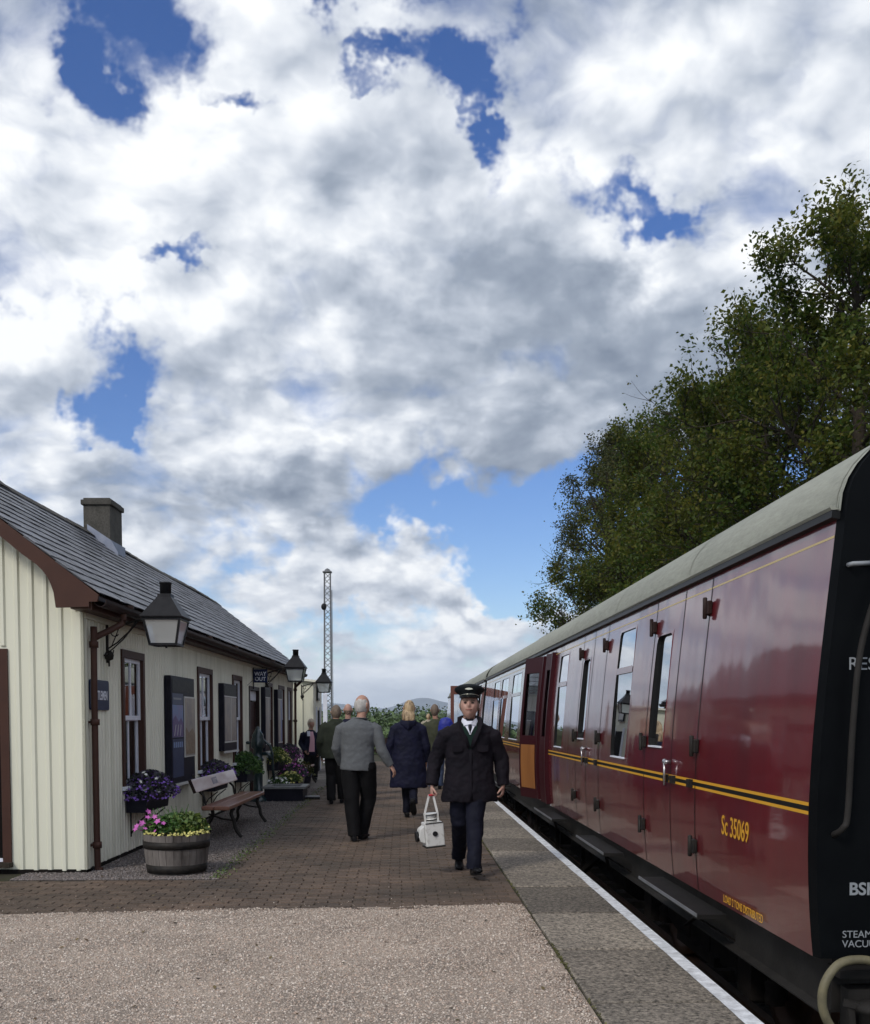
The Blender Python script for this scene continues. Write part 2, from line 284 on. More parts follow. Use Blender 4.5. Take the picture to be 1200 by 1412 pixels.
M['board']=mat('notice_board_paint',(.008,.008,.016),.45,(.014,.014,.024),6)
M['boardhd']=mat('notice_board_header',(.025,.028,.03),.5,(.05,.05,.05),20)
M['bulb']=mat('lamp_bulb',(.25,.2,.17),.2)
M['seatf']=mat('coach_curtain',(.30,.27,.20),.8)
M['wallin']=mat('interior_wall',(.25,.2,.14),.7)
# ------------------------------------------------------------------ mesh helpers
class MB:
    def __init__(s): s.v=[]; s.f=[]; s.mi=[]; s.sm=[]
    def add(s,vs,fs,mi=0,smooth=False):
        o=len(s.v); s.v+= [tuple(v) for v in vs]; s.f+=[tuple(o+i for i in f) for f in fs]; s.mi+=[mi]*len(fs); s.sm+=[smooth]*len(fs); return s
    def box(s,a,b,mi=0):
        x0,y0,z0=a; x1,y1,z1=b
        return s.add([(x0,y0,z0),(x1,y0,z0),(x1,y1,z0),(x0,y1,z0),(x0,y0,z1),(x1,y0,z1),(x1,y1,z1),(x0,y1,z1)],[(0,3,2,1),(4,5,6,7),(0,1,5,4),(1,2,6,5),(2,3,7,6),(3,0,4,7)],mi)
    def bar(s,p,q,w,h=None,up=(0,0,1),mi=0):
        p=Vector(p);q=Vector(q);d=(q-p).normalized();u=Vector(up)
        if abs(d.dot(u))>.95:u=Vector((1,0,0))
        a=d.cross(u).normalized()*w/2;b=a.cross(d).normalized()*(h or w)/2
        vs=[p-a-b,p+a-b,p+a+b,p-a+b,q-a-b,q+a-b,q+a+b,q-a+b]
        return s.add(vs,[(0,1,2,3),(7,6,5,4),(0,4,5,1),(1,5,6,2),(2,6,7,3),(3,7,4,0)],mi)
    def loft(s,pts,rad,n=12,ref=(1,0,0),cap=True,mi=0,smooth=True):
        # rings of radii (ra along ref, rb across) perpendicular to path
        pts=[Vector(p) for p in pts]; k=len(pts); vs=[]
        for i,p in enumerate(pts):
            t=(pts[min(i+1,k-1)]-pts[max(i-1,0)]).normalized(); r=Vector(ref)
            a=(r-t*r.dot(t))
            if a.length<1e-4: a=t.orthogonal()
            a.normalize(); b=t.cross(a); ra,rb=(rad[i] if isinstance(rad[i],tuple) else (rad[i],rad[i]))
            for j in range(n):
                th=2*math.pi*j/n; vs.append(p+a*(ra*math.cos(th))+b*(rb*math.sin(th)))
        fs=[]
        for i in range(k-1):
            for j in range(n): fs.append((i*n+j,i*n+(j+1)%n,(i+1)*n+(j+1)%n,(i+1)*n+j))
        s.add(vs,fs,mi,smooth)
        if cap:
            o=len(s.v)-len(vs)
            s.f.append(tuple(o+j for j in range(n))[::-1]); s.f.append(tuple(o+(k-1)*n+j for j in range(n))); s.mi+=[mi,mi]; s.sm+=[False,False]
        return s
    def stube(s,pts,r,n=10,k=6):
        P_=[Vector(p) for p in pts]; o=[]
        for i in range(len(P_)-1):
            a,b,c,d=P_[max(i-1,0)],P_[i],P_[i+1],P_[min(i+2,len(P_)-1)]
            for j in range(k):
                t=j/k; o.append(.5*((2*b)+(c-a)*t+(2*a-5*b+4*c-d)*t*t+(3*b-a-3*c+d)*t**3))
        return s.tube(o+[P_[-1]],r,n)
    def tube(s,pts,r,n=8,mi=0): return s.loft(pts,[r]*len(pts),n,(.3,.5,.8),True,mi)
    def lathe(s,prof,c=(0,0,0),n=24,mi=0,smooth=True,rot=0):
        vs=[];k=len(prof)
        for r,z in prof:
            for j in range(n):
                th=2*math.pi*j/n+rot; vs.append((c[0]+r*math.cos(th),c[1]+r*math.sin(th),c[2]+z))
        fs=[(i*n+j,i*n+(j+1)%n,(i+1)*n+(j+1)%n,(i+1)*n+j) for i in range(k-1) for j in range(n)]
        return s.add(vs,fs,mi,smooth)
    def blob(s,c,r,n=14,m=10,f=None,mi=0):
        vs=[];
        for i in range(m+1):
            ph=math.pi*i/m
            for j in range(n):
                th=2*math.pi*j/n; d=Vector((math.sin(ph)*math.cos(th),math.sin(ph)*math.sin(th),math.cos(ph)))
                p=Vector((d.x*r[0],d.y*r[1],d.z*r[2]))
                if f: p=f(d,p)
                vs.append(Vector(c)+p)
        fs=[(i*n+j,(i+1)*n+j,(i+1)*n+(j+1)%n,i*n+(j+1)%n) for i in range(m) for j in range(n)]
        return s.add(vs,fs,mi,True)
    def prism(s,poly,a,b,axis='y',mi=0):
        # poly: 2D points (x,z) extruded along y from a to b (axis y), or (y,z) along x
        k=len(poly)
        if axis=='y': vs=[(x,a,z) for x,z in poly]+[(x,b,z) for x,z in poly]
        elif axis=='x': vs=[(a,y,z) for y,z in poly]+[(b,y,z) for y,z in poly]
        else: vs=[(x,y,a) for x,y in poly]+[(x,y,b) for x,y in poly]
        return s.add(vs,[tuple(range(k)),tuple(range(2*k-1,k-1,-1))]+[(i,i+k,(i+1)%k+k,(i+1)%k) for i in range(k)],mi)
    def build(s,name,mats,parent=None,loc=None,rot=None,merge=False,fixn=True):
        me=bpy.data.meshes.new(name); me.from_pydata([tuple(v) for v in s.v],[],s.f)
        if not isinstance(mats,(list,tuple)): mats=[mats]
        for m in mats: me.materials.append(m)
        me.polygons.foreach_set('material_index',s.mi); me.polygons.foreach_set('use_smooth',s.sm)
        if fixn:
            bm=bmesh.new(); bm.from_mesh(me)
            if merge: bmesh.ops.remove_doubles(bm,verts=bm.verts,dist=1e-5)
            bmesh.ops.recalc_face_normals(bm,faces=bm.faces); bm.to_mesh(me); bm.free()
        me.update()
        o=bpy.data.objects.new(name,me); COL.objects.link(o)
        if parent: o.parent=parent
        if loc is not None: o.location=loc
        if rot is not None: o.rotation_euler=rot
        return o
def tag(o,label=None,cat=None,group=None,kind=None):
    if label:o['label']=label
    if cat:o['category']=cat
    if group:o['group']=group
    if kind:o['kind']=kind
    return o
def thing(name,label,cat,loc=(0,0,0),rz=0,group=None,rot=None):
    o=bpy.data.objects.new(name,None); COL.objects.link(o); o.location=loc; o.rotation_euler=rot or (0,0,rz); o.empty_display_size=.2
    return tag(o,label,cat,group)
def copy_tree(o,parent=None):
    c=o.copy(); COL.objects.link(c); c.parent=parent
    for ch in list(o.children): copy_tree(ch,c)
    return c
def npmesh(name,V,F,m,parent=None,smooth=False):
    me=bpy.data.meshes.new(name); me.vertices.add(len(V)); me.vertices.foreach_set('co',V.astype('f').ravel())
    k=F.shape[1]; me.loops.add(F.size); me.loops.foreach_set('vertex_index',F.astype('i').ravel()); me.polygons.add(len(F))
    me.polygons.foreach_set('loop_start',np.arange(0,F.size,k,dtype='i'))
    if smooth: me.polygons.foreach_set('use_smooth',np.ones(len(F),bool))
    me.update(calc_edges=True); me.materials.append(m)
    o=bpy.data.objects.new(name,me); COL.objects.link(o)
    if parent:o.parent=parent
    return o
def text(name,body,size,m,parent,loc,rot,ext=.0015,sx=1.,align='LEFT',bold=0.):
    cu=bpy.data.curves.new(name,'FONT'); cu.body=body; cu.size=size; cu.extrude=ext; cu.align_x=align; cu.offset=bold; cu.space_line=.95
    t=bpy.data.objects.new(name,cu); COL.objects.link(t)
    dg=bpy.context.evaluated_depsgraph_get(); me=bpy.data.meshes.new_from_object(t.evaluated_get(dg)); bpy.data.objects.remove(t)
    me.materials.clear(); me.materials.append(m)
    o=bpy.data.objects.new(name,me); COL.objects.link(o); o.parent=parent; o.location=loc; o.rotation_euler=rot; o.scale=(sx,1,1); return o
def randrot(n):
    q=rng.normal(size=(n,4)); q/=np.linalg.norm(q,axis=1)[:,None]; w,x,y,z=q.T
    return np.stack([np.stack([1-2*(y*y+z*z),2*(x*y-z*w),2*(x*z+y*w)],1),np.stack([2*(x*y+z*w),1-2*(x*x+z*z),2*(y*z-x*w)],1),np.stack([2*(x*z-y*w),2*(y*z+x*w),1-2*(x*x+y*y)],1)],1)
def leafmesh(name,P,size,m,parent=None,aspect=.62,up=0.):
    n=len(P); Rm=randrot(n)
    if up: # bias leaf normals upward
        nrm=Rm[:,:,2]; nrm[:,2]=np.abs(nrm[:,2])+up; nrm/=np.linalg.norm(nrm,axis=1)[:,None]; a=np.cross(nrm,Rm[:,:,0]); a/=np.linalg.norm(a,axis=1)[:,None]; b=np.cross(nrm,a); Rm=np.stack([a,b,nrm],2)
    s=size*(.6+.8*rng.random(n))
    base=np.array([(-.5,0,0),(0,-.5*aspect,.06),(.55,0,.0),(0,.5*aspect,.06)])
    V=np.einsum('nij,kj->nki',Rm,base)*s[:,None,None]+P[:,None,:]
    F=np.arange(4*n).reshape(n,4)
    return npmesh(name,V.reshape(-1,3),F,m,parent)
def struct(name,mb,m,**k): return tag(mb.build(name,m,**k),kind='structure')
# ------------------------------------------------------------------ ground, platform, track
TB=-.78     # track bed level
g=MB(); g.add([(-4200,-200,TB-.35),(4200,-200,TB-.35),(4200,6900,TB-.35),(-4200,6900,TB-.35)],[(0,1,2,3)]); struct('ground',g,M['grass'])
g=MB(); g.box((-40,-8,TB-.3),(1.70,44,-.03)); struct('platform',g,M['plat'])
g=MB(); g.add([(1.72,-10,TB-.25),(1.72,120,TB-.25),(2.2,120,TB-.12),(2.2,-10,TB-.12),(5.0,120,TB-.12),(5.0,-10,TB-.12),(6.6,120,TB-.33),(6.6,-10,TB-.33)],[(0,3,2,1),(3,5,4,2),(5,7,6,4)]); struct('track_ballast',g,M['ballast'])
CX=3.345
for i,xx in enumerate((CX-.7525,CX+.7525)):
    r=MB(); r.prism([(xx-.07,TB-.02),(xx+.07,TB-.02),(xx+.07,TB),(xx+.01,TB+.02),(xx+.01,TB+.10),(xx+.035,TB+.11),(xx+.035,TB+.14),(xx-.035,TB+.14),(xx-.035,TB+.11),(xx-.01,TB+.10),(xx-.01,TB+.02),(xx-.07,TB)],-10,110); struct('rail',r,M['rail'])
r=MB()
for k in range(110): r.box((CX-1.3,-9.9+k*.7,TB-.14),(CX+1.3,-9.65+k*.7,TB-.021))
struct('sleepers',r,M['bark'])
# grass bank beyond the track
g=MB(); nx,ny=18,60; vs=[];fs=[]
for j in range(ny):
    for i in range(nx):
        x=6.2+i*1.6; y=-10+j*2.6; z=TB-.33+min(1,(i/6))*1.6+.25*mnoise.noise(Vector((x*.3,y*.3,0))) if i else TB-.36
        vs.append((x,y,z))
fs=[(j*nx+i,j*nx+i+1,(j+1)*nx+i+1,(j+1)*nx+i) for j in range(ny-1) for i in range(nx-1)]
g.add(vs,fs,0,True); struct('grass_bank',g,M['grass'])
# surfaces (each a sheet a few mm above the last)
def sheet(name,poly,z,m):
    g=MB(); g.add([(x,y,z) for x,y in poly],[tuple(range(len(poly)))]); return struct(name,g,m)
sheet('platform_surface',[(-40,-8),(.99,-8),(.99,44),(-40,44)],-.014,M['joint'])
def wob(i,a=.03): return a*mnoise.noise(Vector((i*1.7,.3,.1)))
front=[(-16+ i*.25, 7.72+(-16+i*.25+3)*.075*(1 if -16+i*.25>-3 else 0)+wob(i,.05)) for i in range(int(16.95/.25)+1)]
def gz(x,y): return .012*mnoise.noise(Vector((x*2.1,y*2.1,0)))+.010*mnoise.noise(Vector((x*9,y*9,3)))+.007*mnoise.noise(Vector((x*24,y*24,3)))
gb=MB(); gnx,gny=216,146
for j in range(gny):
    for i in range(gnx):
        x=-4.4+5.37*i/(gnx-1); fy_=7.74+max(0,x+3)*.075+.02*mnoise.noise(Vector((x*6,0,0))); y=4.35+(fy_-4.35)*j/(gny-1); e=min(1,min(i,gnx-1-i)/6,min(j,gny-1-j)/6)
        gb.v.append((x,y,-.002+e*(.006+gz(x,y))))
gb.f=[(j*gnx+i,j*gnx+i+1,(j+1)*gnx+i+1,(j+1)*gnx+i) for j in range(gny-1) for i in range(gnx-1)]; gb.mi=[0]*len(gb.f); gb.sm=[True]*len(gb.f)
struct('gravel_surface',gb,M['gravel'],fixn=False)
gr=MB(); gpoly=[(-16,-6)]+[(.965,-6)]+[(.965,7.99)]+front[::-1]; sheet('gravel_forecourt',gpoly,-.009,M['gravel'])
def front_y(x): return 7.72+max(0,x+3)*.075
ang=R(1.6); UY=Vector((math.sin(ang),math.cos(ang),0)); UX=Vector((math.cos(ang),-math.sin(ang),0)); B0=Vector((-3.057,9.856,0))
def BL(x,u,z=0): return B0+UX*x+UY*u+Vector((0,0,z))
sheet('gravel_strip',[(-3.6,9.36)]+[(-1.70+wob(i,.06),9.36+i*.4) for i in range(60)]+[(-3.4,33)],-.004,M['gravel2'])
def front_y_np(x): return 7.72+np.maximum(0,x+3)*.075
def stones(name,n,xr,yr,size,m,cond=None,pw=1.):
    x=xr[0]+(xr[1]-xr[0])*rng.random(n); y=yr[0]+(yr[1]-yr[0])*rng.random(n)**pw
    if cond is not None:
        k=cond(x,y); x=x[k]; y=y[k]; n=len(x)
    s=size*(.45+.9*rng.random(n)**1.6)
    base=np.array([(1,0,0),(-.9,.1,0),(.1,.8,.1),(-.1,-.75,0),(0,.1,.55),(.1,0,-.5)])
    F0=np.array([(0,2,4),(2,1,4),(1,3,4),(3,0,4),(2,0,5),(1,2,5),(3,1,5),(0,3,5)])
    Rm=randrot(n); V=np.einsum('nij,kj->nki',Rm,base)*(.75+.5*rng.random((n,6,1)))*s[:,None,None]
    V[:,:,2]*=.8
    zz=s*.22
    if name in ('loose_gravel','coarse_gravel'): zz=zz+np.array([.002+gz(a_,b_) for a_,b_ in zip(x,y)])
    V+=np.stack([x,y,zz],1)[:,None,:]
    F=(F0[None]+6*np.arange(n)[:,None,None]).reshape(-1,3)
    return tag(npmesh(name,V.reshape(-1,3),F,m),kind='stuff')
lim=lambda x,y:(y<7.72+np.maximum(0,x+3)*.075-.01+.03*np.sin(x*9))&(x<.955+.01*np.sin(y*21))
stones('loose_gravel',175000,(-4.4,.97),(4.4,8.0),.0086,M['stone'],lim)
stones('coarse_gravel',3500,(-4.4,.97),(4.4,8.0),.012,M['stone'],lim)
stones('spilled_gravel',1500,(-4.4,.95),(7.6,9.0),.007,M['stone'],lambda x,y:(y>front_y_np(x))&(rng.random(len(x))<np.exp(-(y-front_y_np(x))*5)))
tag(bpy.data.objects['spilled_gravel'],'stray gravel kicked onto the first rows of brick paving','gravel')
tag(bpy.data.objects['loose_gravel'],'small pinkish beige stones covering the front of the platform','gravel'); tag(bpy.data.objects['coarse_gravel'],'larger scattered chips lying on the pale gravel','gravel')
s2=lambda x,y:(x<-1.71+.04*np.sin(y*5)+.02*np.sin(y*17))&((x+3.02>(y-9.856)*.028))|((y<9.83)&(x<-1.71+.03*np.sin(y*15)))
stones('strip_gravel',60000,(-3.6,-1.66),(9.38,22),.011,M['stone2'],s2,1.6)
tag(bpy.data.objects['strip_gravel'],'dark grey gravel strip between the building wall and the brick paving','gravel')
# pavers
pv=MB()
def paver(x0,y0,x1,y1):
    g=.0025; b=.005; z=-.001+random.uniform(-.0030,.0030); t=random.uniform(-.0022,.0022)
    x0+=g;y0+=g;x1-=g;y1-=g
    pv.add([(x0,y0,-.013),(x1,y0,-.013),(x1,y1,-.013),(x0,y1,-.013),(x0+b,y0+b,z),(x1-b,y0+b,z+t),(x1-b,y1-b,z+t),(x0+b,y1-b,z)],[(4,5,6,7),(0,1,5,4),(1,2,6,5),(2,3,7,6),(3,0,4,7)])
row=0; y=7.75
while y<36:
    xs=-1.72 if y>9.34 else -9.
    x=xs-(.1 if row%2 else 0)
    while x<.97:
        x1=min(x+.2,.975); xa=max(x,xs)
        if y+.1>front_y(x)-.02 and x1-xa>.03 : paver(xa,y,x1,y+.1)
        x+=.2
    y+=.1; row+=1
struct('brick_paving',pv,M['paver'],fixn=False)
# coping slabs, white line, moss
cp=MB(); y=-4.6
while y<44:
    y1=y+1.22; z=random.uniform(-.003,.003); b=.010
    x0,x1,ya,yb=.985,1.735,y+.014,y1-.014
    cp.add([(x0,ya,-.12),(x1,ya,-.12),(x1,yb,-.12),(x0,yb,-.12),(x0,ya,z+.002),(x1,ya,z+.002),(x1,yb,z+.002),(x0,yb,z+.002),(x0+b,ya+b,z+.009),(x1-b,ya+b,z+.009),(x1-b,yb-b,z+.009),(x0+b,yb-b,z+.009)],
      [(8,9,10,11),(4,5,9,8),(5,6,10,9),(6,7,11,10),(7,4,8,11),(0,1,5,4),(1,2,6,5),(2,3,7,6),(3,0,4,7),(3,2,1,0)]); y=y1
struct('platform_edge_slabs',cp,M['coping'])
wl=MB(); y=-4.6; i=0; pts=[]
while y<44: pts.append((1.650+.006*mnoise.noise(Vector((y*2,1,0)))+.003*mnoise.noise(Vector((y*9,4,0))),y)); y+=.08
n=len(pts); wl.add([(x,y,.0135) for x,y in pts]+[(1.738,y,.0135) for x,y in pts]+[(1.738,y,-.05) for x,y in pts],[(i,i+n,i+n+1,i+1) for i in range(n-1)]+[(i+n,i+2*n,i+2*n+1,i+n+1) for i in range(n-1)]); struct('platform_edge_line',wl,M['edgew'],fixn=False)
n=4200; my=4.3+24*rng.random(n)**1.5; my=my[np.sin(my*2.3)+np.sin(my*5.1+1)+.8*rng.normal(size=n)>.55]; n=len(my); mxx=.978+.009*rng.normal(size=n)+.008*np.sin(my*3.1)
tag(leafmesh('moss_tufts',np.stack([mxx,my,.001+.007*rng.random(n)],1),.014,mat('moss_green',(.1,.1,.02),1.,island_c=[(.09,.09,.025),(.13,.13,.04),(.05,.055,.02),(.17,.16,.06)]),up=.3),'thin line of moss along the joint beside the platform edge slabs','moss',kind='stuff')
n=900; my=9.4+13*rng.random(n)**1.4; mxx=-1.72+.05*rng.normal(size=n)
tag(leafmesh('weed_tufts',np.stack([mxx,my,.003+.015*rng.random(n)],1),.025,M['leaf5'],up=.3),'scattered low weeds along the edge of the gravel strip','weeds',kind='stuff')
n=420; lx=-4+4.9*rng.random(n); ly=4.6+9*rng.random(n)
tag(leafmesh('leaf_litter',np.stack([lx,ly,.012+.004*rng.random(n)],1),.028,mat('dead_leaves',(.1,.07,.04),.9,island_c=[(.10,.06,.03),(.05,.04,.03),(.16,.12,.05),(.03,.03,.02)]),up=2.),'small dead leaves and twigs scattered on gravel and paving','leaf litter',kind='stuff')
# ------------------------------------------------------------------ station building (local x = out of the wall, y = along it)
RZ=-ang
bd=thing('station_building','long low cream timber station building with slate roof and brown eaves','building',B0,RZ)
LEN=15.0; EZ,EX=2.63,.27; RX_,RZ_=-1.9,4.33; BX=-3.8
wins=[(1.25,2.05),(4.83,5.75),(7.40,8.20),(10.95,11.65),(12.62,13.4),(14.0,14.6)]
opens=[(a,b,.74,2.2) for a,b in wins]+[(8.95,10.0,.05,2.08)]
def wallgrid(mb,axis,c,lo,hi,z0,z1,ops):
    us=sorted({lo,hi}|{o[0] for o in ops}|{o[1] for o in ops}); zs=sorted({z0,z1}|{o[2] for o in ops}|{o[3] for o in ops})
    for i in range(len(us)-1):
        for j in range(len(zs)-1):
            um,zm=(us[i]+us[i+1])/2,(zs[j]+zs[j+1])/2
            if any(o[0]<um<o[1] and o[2]<zm<o[3] for o in ops): continue
            a,b,p,q=us[i],us[i+1],zs[j],zs[j+1]
            if axis=='x': mb.add([(c,a,p),(c,b,p),(c,b,q),(c,a,q)],[(0,1,2,3)])
            else: mb.add([(a,c,p),(b,c,p),(b,c,q),(a,c,q)],[(0,1,2,3)])
w=MB(); wallgrid(w,'x',0,0,LEN,.03,2.56,opens); wallgrid(w,'x',-.12,.12,LEN-.12,.03,2.56,opens)
for a,b,p,q in opens: # reveals
    w.add([(0,a,p),(-.12,a,p),(-.12,a,q),(0,a,q),(0,b,p),(-.12,b,p),(-.12,b,q),(0,b,q)],[(0,1,2,3),(4,7,6,5),(0,4,5,1),(3,2,6,7)])
u=.05
while u<LEN-.02:
    segs=[(.03,2.50)]
    for a,b,p,q in opens:
        if a-.05<u<b+.05:
            segs=[s for s in ((.03,p-.06),(q+.06,2.50)) if s[1]-s[0]>.05]
    for p,q in segs:
        p+=random.uniform(-.012,.012) if p<.1 else 0
        h=.011; r=.017
        w.add([(0.0005,u-r,p),(h,u-r*.45,p),(h,u+r*.45,p),(0.0005,u+r,p),(0.0005,u-r,q),(h,u-r*.45,q),(h,u+r*.45,q),(0.0005,u+r,q)],[(0,1,5,4),(1,2,6,5),(2,3,7,6),(0,3,2,1)])
    u+=.093
w.build('side_wall',M['cream2'],bd,fixn=False)
# gable wall facing the forecourt
w=MB(); gd=(-1.75,-.715,.05,2.12)
wallgrid(w,'y',0,BX,0,.03,2.56,[gd]); wallgrid(w,'y',.12,BX,0,.03,2.56,[gd])
w.add([(BX,0,2.56),(0,0,2.56),(0,0,2.77),(RX_,0,RZ_-.065),(BX,0,2.77)],[(0,1,2,3,4)]); w.add([(gd[1],0,gd[2]),(gd[1],.12,gd[2]),(gd[1],.12,gd[3]),(gd[1],0,gd[3]),(gd[0],0,gd[2]),(gd[0],.12,gd[2]),(gd[0],.12,gd[3]),(gd[0],0,gd[3])],[(0,1,2,3),(4,7,6,5),(3,2,6,7)])
w.add([(BX,LEN,.03),(0,LEN,.03),(0,LEN,2.56),(RX_,LEN,RZ_-.22),(BX,LEN,2.56)],[(0,1,2,3,4)]); w.add([(BX,0,.03),(BX,LEN,.03),(BX,LEN,2.56),(BX,0,2.56)],[(0,1,2,3)])
x=-.06
while x>BX+.05:
    top=min(2.74+( -x)*.786 if x>RX_ else 2.74+(x-BX)*.786, RZ_-.1)
    segs=[(.03,top)]
    if gd[0]-.06<x<gd[1]+.06: segs=[(gd[3]+.06,top)]
    for p,q in segs:
        h=.020;r=.030
        p+=random.uniform(-.015,.004) if p<.1 else 0
        w.add([(x-r,-.0005,p),(x-r*.5,-h,p),(x+r*.5,-h,p),(x+r,-.0005,p),(x-r,-.0005,q),(x-r*.5,-h,q),(x+r*.5,-h,q),(x+r,-.0005,q)],[(0,4,5,1),(1,5,6,2),(2,6,7,3),(0,1,2,3)])
    x-=.137
w.build('gable_wall',M['cream'],bd,fixn=False)
c=MB(); c.box((-.055,-.028,.03),(.03,-.001,2.5)); c.box((.001,-.028,.03),(.03,.06,2.5)); c.build('corner_board',M['cream'],bd)
f=MB(); f.box((BX-.02,-.012,-.03),(-.0,.1,.028)); f.box((-.10,-.01,-.03),(.018,LEN,.028)); f.build('plinth',M['under'],bd)
fl=MB(); fl.box((BX+.1,.1,-.02),(-.11,LEN-.1,.015)); fl.build('floor',M['void'],bd)
pw=MB(); pw.add([(-2.2,.15,.02),(-2.2,LEN-.15,.02),(-2.2,LEN-.15,3.4),(-2.2,.15,3.4)],[(0,1,2,3)])
for u_ in (3.6,8.6,10.4): pw.add([(-2.2,u_,.02),(-.13,u_,.02),(-.13,u_,2.5),(-2.2,u_,2.5)],[(0,1,2,3)])
pw.add([(-2.2,.15,2.5),(-.02,.15,2.5),(-.02,LEN-.2,2.5),(-2.2,LEN-.2,2.5)],[(0,1,2,3)])
pw.build('partition',M['wallin'],bd,fixn=False)
# gable doorway
dr=MB(); dr.box((gd[1]-.07,-.022,.05),(gd[1]+.012,.05,2.15)); dr.box((gd[0]-.012,-.022,.05),(gd[0]+.07,.05,2.15)); dr.box((gd[0]+.07,-.022,2.07),(gd[1]-.07,.05,2.15))
dfr=dr.build('door_frame',M['brown'],bd)
d2=MB(); d2.box((gd[0]+.07,.03,.06),(gd[1]-.07,.07,2.07)); d2.build('door',M['void'],bd)  # black panel painted as the shade inside the open doorway
d2=MB(); d2.box((gd[0],-.10,.055),(gd[1]+.02,.028,.10)); d2.build('door_sill',M['bark'],bd)
d2=MB(); d2.box((gd[0],.0,.103),(gd[1]-.07,.027,.135)); d2.build('threshold',M['white'],bd)
# roof: individual slates both sides
sl=MB(); Ls=math.hypot(EX-RX_,RZ_-EZ); dxs,dzs=(RX_-EX)/Ls,(RZ_-EZ)/Ls; nxs,nzs=dzs,-dxs
for side in (0,1):
    for c_ in range(15):
        t0=c_*.185; t1=min(t0+.30,Ls+.01); u=-.31+(c_%2)*-.10
        while u<LEN+.24:
            wd=.21*random.uniform(.92,1.08); ua=max(u,-.33)+.002; ub=min(u+wd,LEN+.26)-.002; u+=wd
            if ub-ua<.03: continue
            lift=.012+random.uniform(-.002,.004); jt=random.uniform(-.012,.008); vs=[]
            for t,l in ((t0+jt,lift+.009),(t1,.004)):
                for uu in (ua,ub):
                    for e_ in (0,-.008):
                        X=EX+dxs*t+nxs*(l+e_); Z=EZ+dzs*t+nzs*(l+e_)
                        if side: X=2*RX_-X
                        vs.append((X,uu,Z))
            sl.add(vs,[(0,2,6,4),(1,5,7,3),(0,1,3,2),(0,4,5,1),(2,3,7,6)])
roof=sl.build('roof',M['slate'],bd)
rf=MB()
for sgn in (1,-1):
    f=lambda X:X if sgn>0 else 2*RX_-X
    rf.add([(f(EX),-.3,EZ-.02),(f(EX),LEN+.22,EZ-.02),(f(RX_),LEN+.22,RZ_-.02),(f(RX_),-.3,RZ_-.02),(f(EX),-.3,EZ-.055),(f(EX),LEN+.22,EZ-.055),(f(RX_),LEN+.22,RZ_-.055),(f(RX_),-.3,RZ_-.055)],[(0,1,2,3),(7,6,5,4),(0,4,5,1),(2,6,7,3),(0,3,7,4),(1,5,6,2)])
rf.build('roof_boards',M['dkbrown'],bd)
rd=MB()
for k in range(35):
    a=-.33+k*.446; z=RZ_+.02+random.uniform(-.006,.006)+.012*math.sin(k*.5)
    rd.add([(RX_-.14,a,z-.085),(RX_,a,z+.03),(RX_+.14,a,z-.085),(RX_+.14,a+.44,z-.085),(RX_,a+.44,z+.03),(RX_-.14,a+.44,z-.085),(RX_,a,z-.06)],[(0,1,4,5),(1,2,3,4),(0,6,2,1)])
rd.build('ridge_tiles',M['render'],bd)
# bargeboard
inner=[(-.12,2.507),(-.137,2.643),(-.16,2.715),(-.188,2.78),(-.235,2.845),(-.29,2.90),(-.427,3.0),(-.546,3.10),(-.65,3.185)]
t=(-1.2); inner+=[(RX_,3.185+(-.65-RX_)*.79)]
outer=[(RX_,RZ_-.03),(EX-.005,EZ-.02+.0),(EX-.01,EZ-.075),(.19,EZ-.08),(.186,2.515)]
poly=outer[::-1]+[]
full=[(.186,2.515),(.186,2.56),(.262,2.563),(.275,2.625),(RX_,4.335-.02)]+inner[::-1]
for nm_,u0,u1 in (('bargeboard',-.325,-.29),):
    b=MB(); b.prism(full,u0,u1,'y'); b.prism([(2*RX_-x,z) for x,z in full],u0,u1,'y'); b.build(nm_,M['brown'],bd)
b=MB(); b.prism(full,LEN+.2,LEN+.235,'y'); b.build('bargeboard',M['brown'],bd)
# eaves soffit and gutter
b=MB(); b.box((.002,-.285,2.50),(.175,LEN+.19,2.545)); b.box((.176,-.285,2.49),(.20,LEN+.19,2.605)); b.build('eaves_board',M['brown'],bd)
b=MB(); b.box((.012,.02,2.445),(.035,LEN-.02,2.498)); b.build('frieze_board',M['cream'],bd)
gt=MB(); nn=9; vs=[];r=.062
for yy_ in (-.28,LEN+.2):
    for rr in (r,r-.006):
        for k in range(nn): th=math.pi+math.pi*k/(nn-1); vs.append((.275+rr*math.cos(th),yy_,2.585+rr*math.sin(th)*1.1))
fs=[]
for k in range(nn-1): fs+= [(k,k+1,2*nn+k+1,2*nn+k),(nn+k,3*nn+k,3*nn+k+1,nn+k+1),(k,nn+k,nn+k+1,k+1)]
fs+=[(0,2*nn,3*nn,nn),(nn-1,2*nn-1,4*nn-1,3*nn-1)]
gt.add(vs,fs); k=.5
while k<LEN: gt.bar((.2,k,2.6),(.36,k,2.6),.02,.035); gt.lathe([(.07,-.02),(.072,0),(.07,.02)],(0,0,0),4) if 0 else None; k+=1.85
gt.build('gutter',M['dkbrown'],bd)
def downpipe(u,flip=1):
    p=MB(); p.stube([(.275,u+.28*flip,2.54),(.275,u+.28*flip,2.44),(.20,u+.16*flip,2.36),(.09,u+.02*flip,2.27),(.075,u,2.20),(.075,u,.10),(.10,u,.03)],.031,10)
    for z in (2.2,1.45,.25): p.lathe([(.036,-.03),(.045,-.03),(.045,.03),(.036,.03)],(.075,u,z),12)
    for z in (1.45,.25): p.box((.0,u-.05,z-.012),(.04,u+.05,z+.012))
    p.build('downpipe',M['brown'],bd)
downpipe(.13); downpipe(14.85,-1)
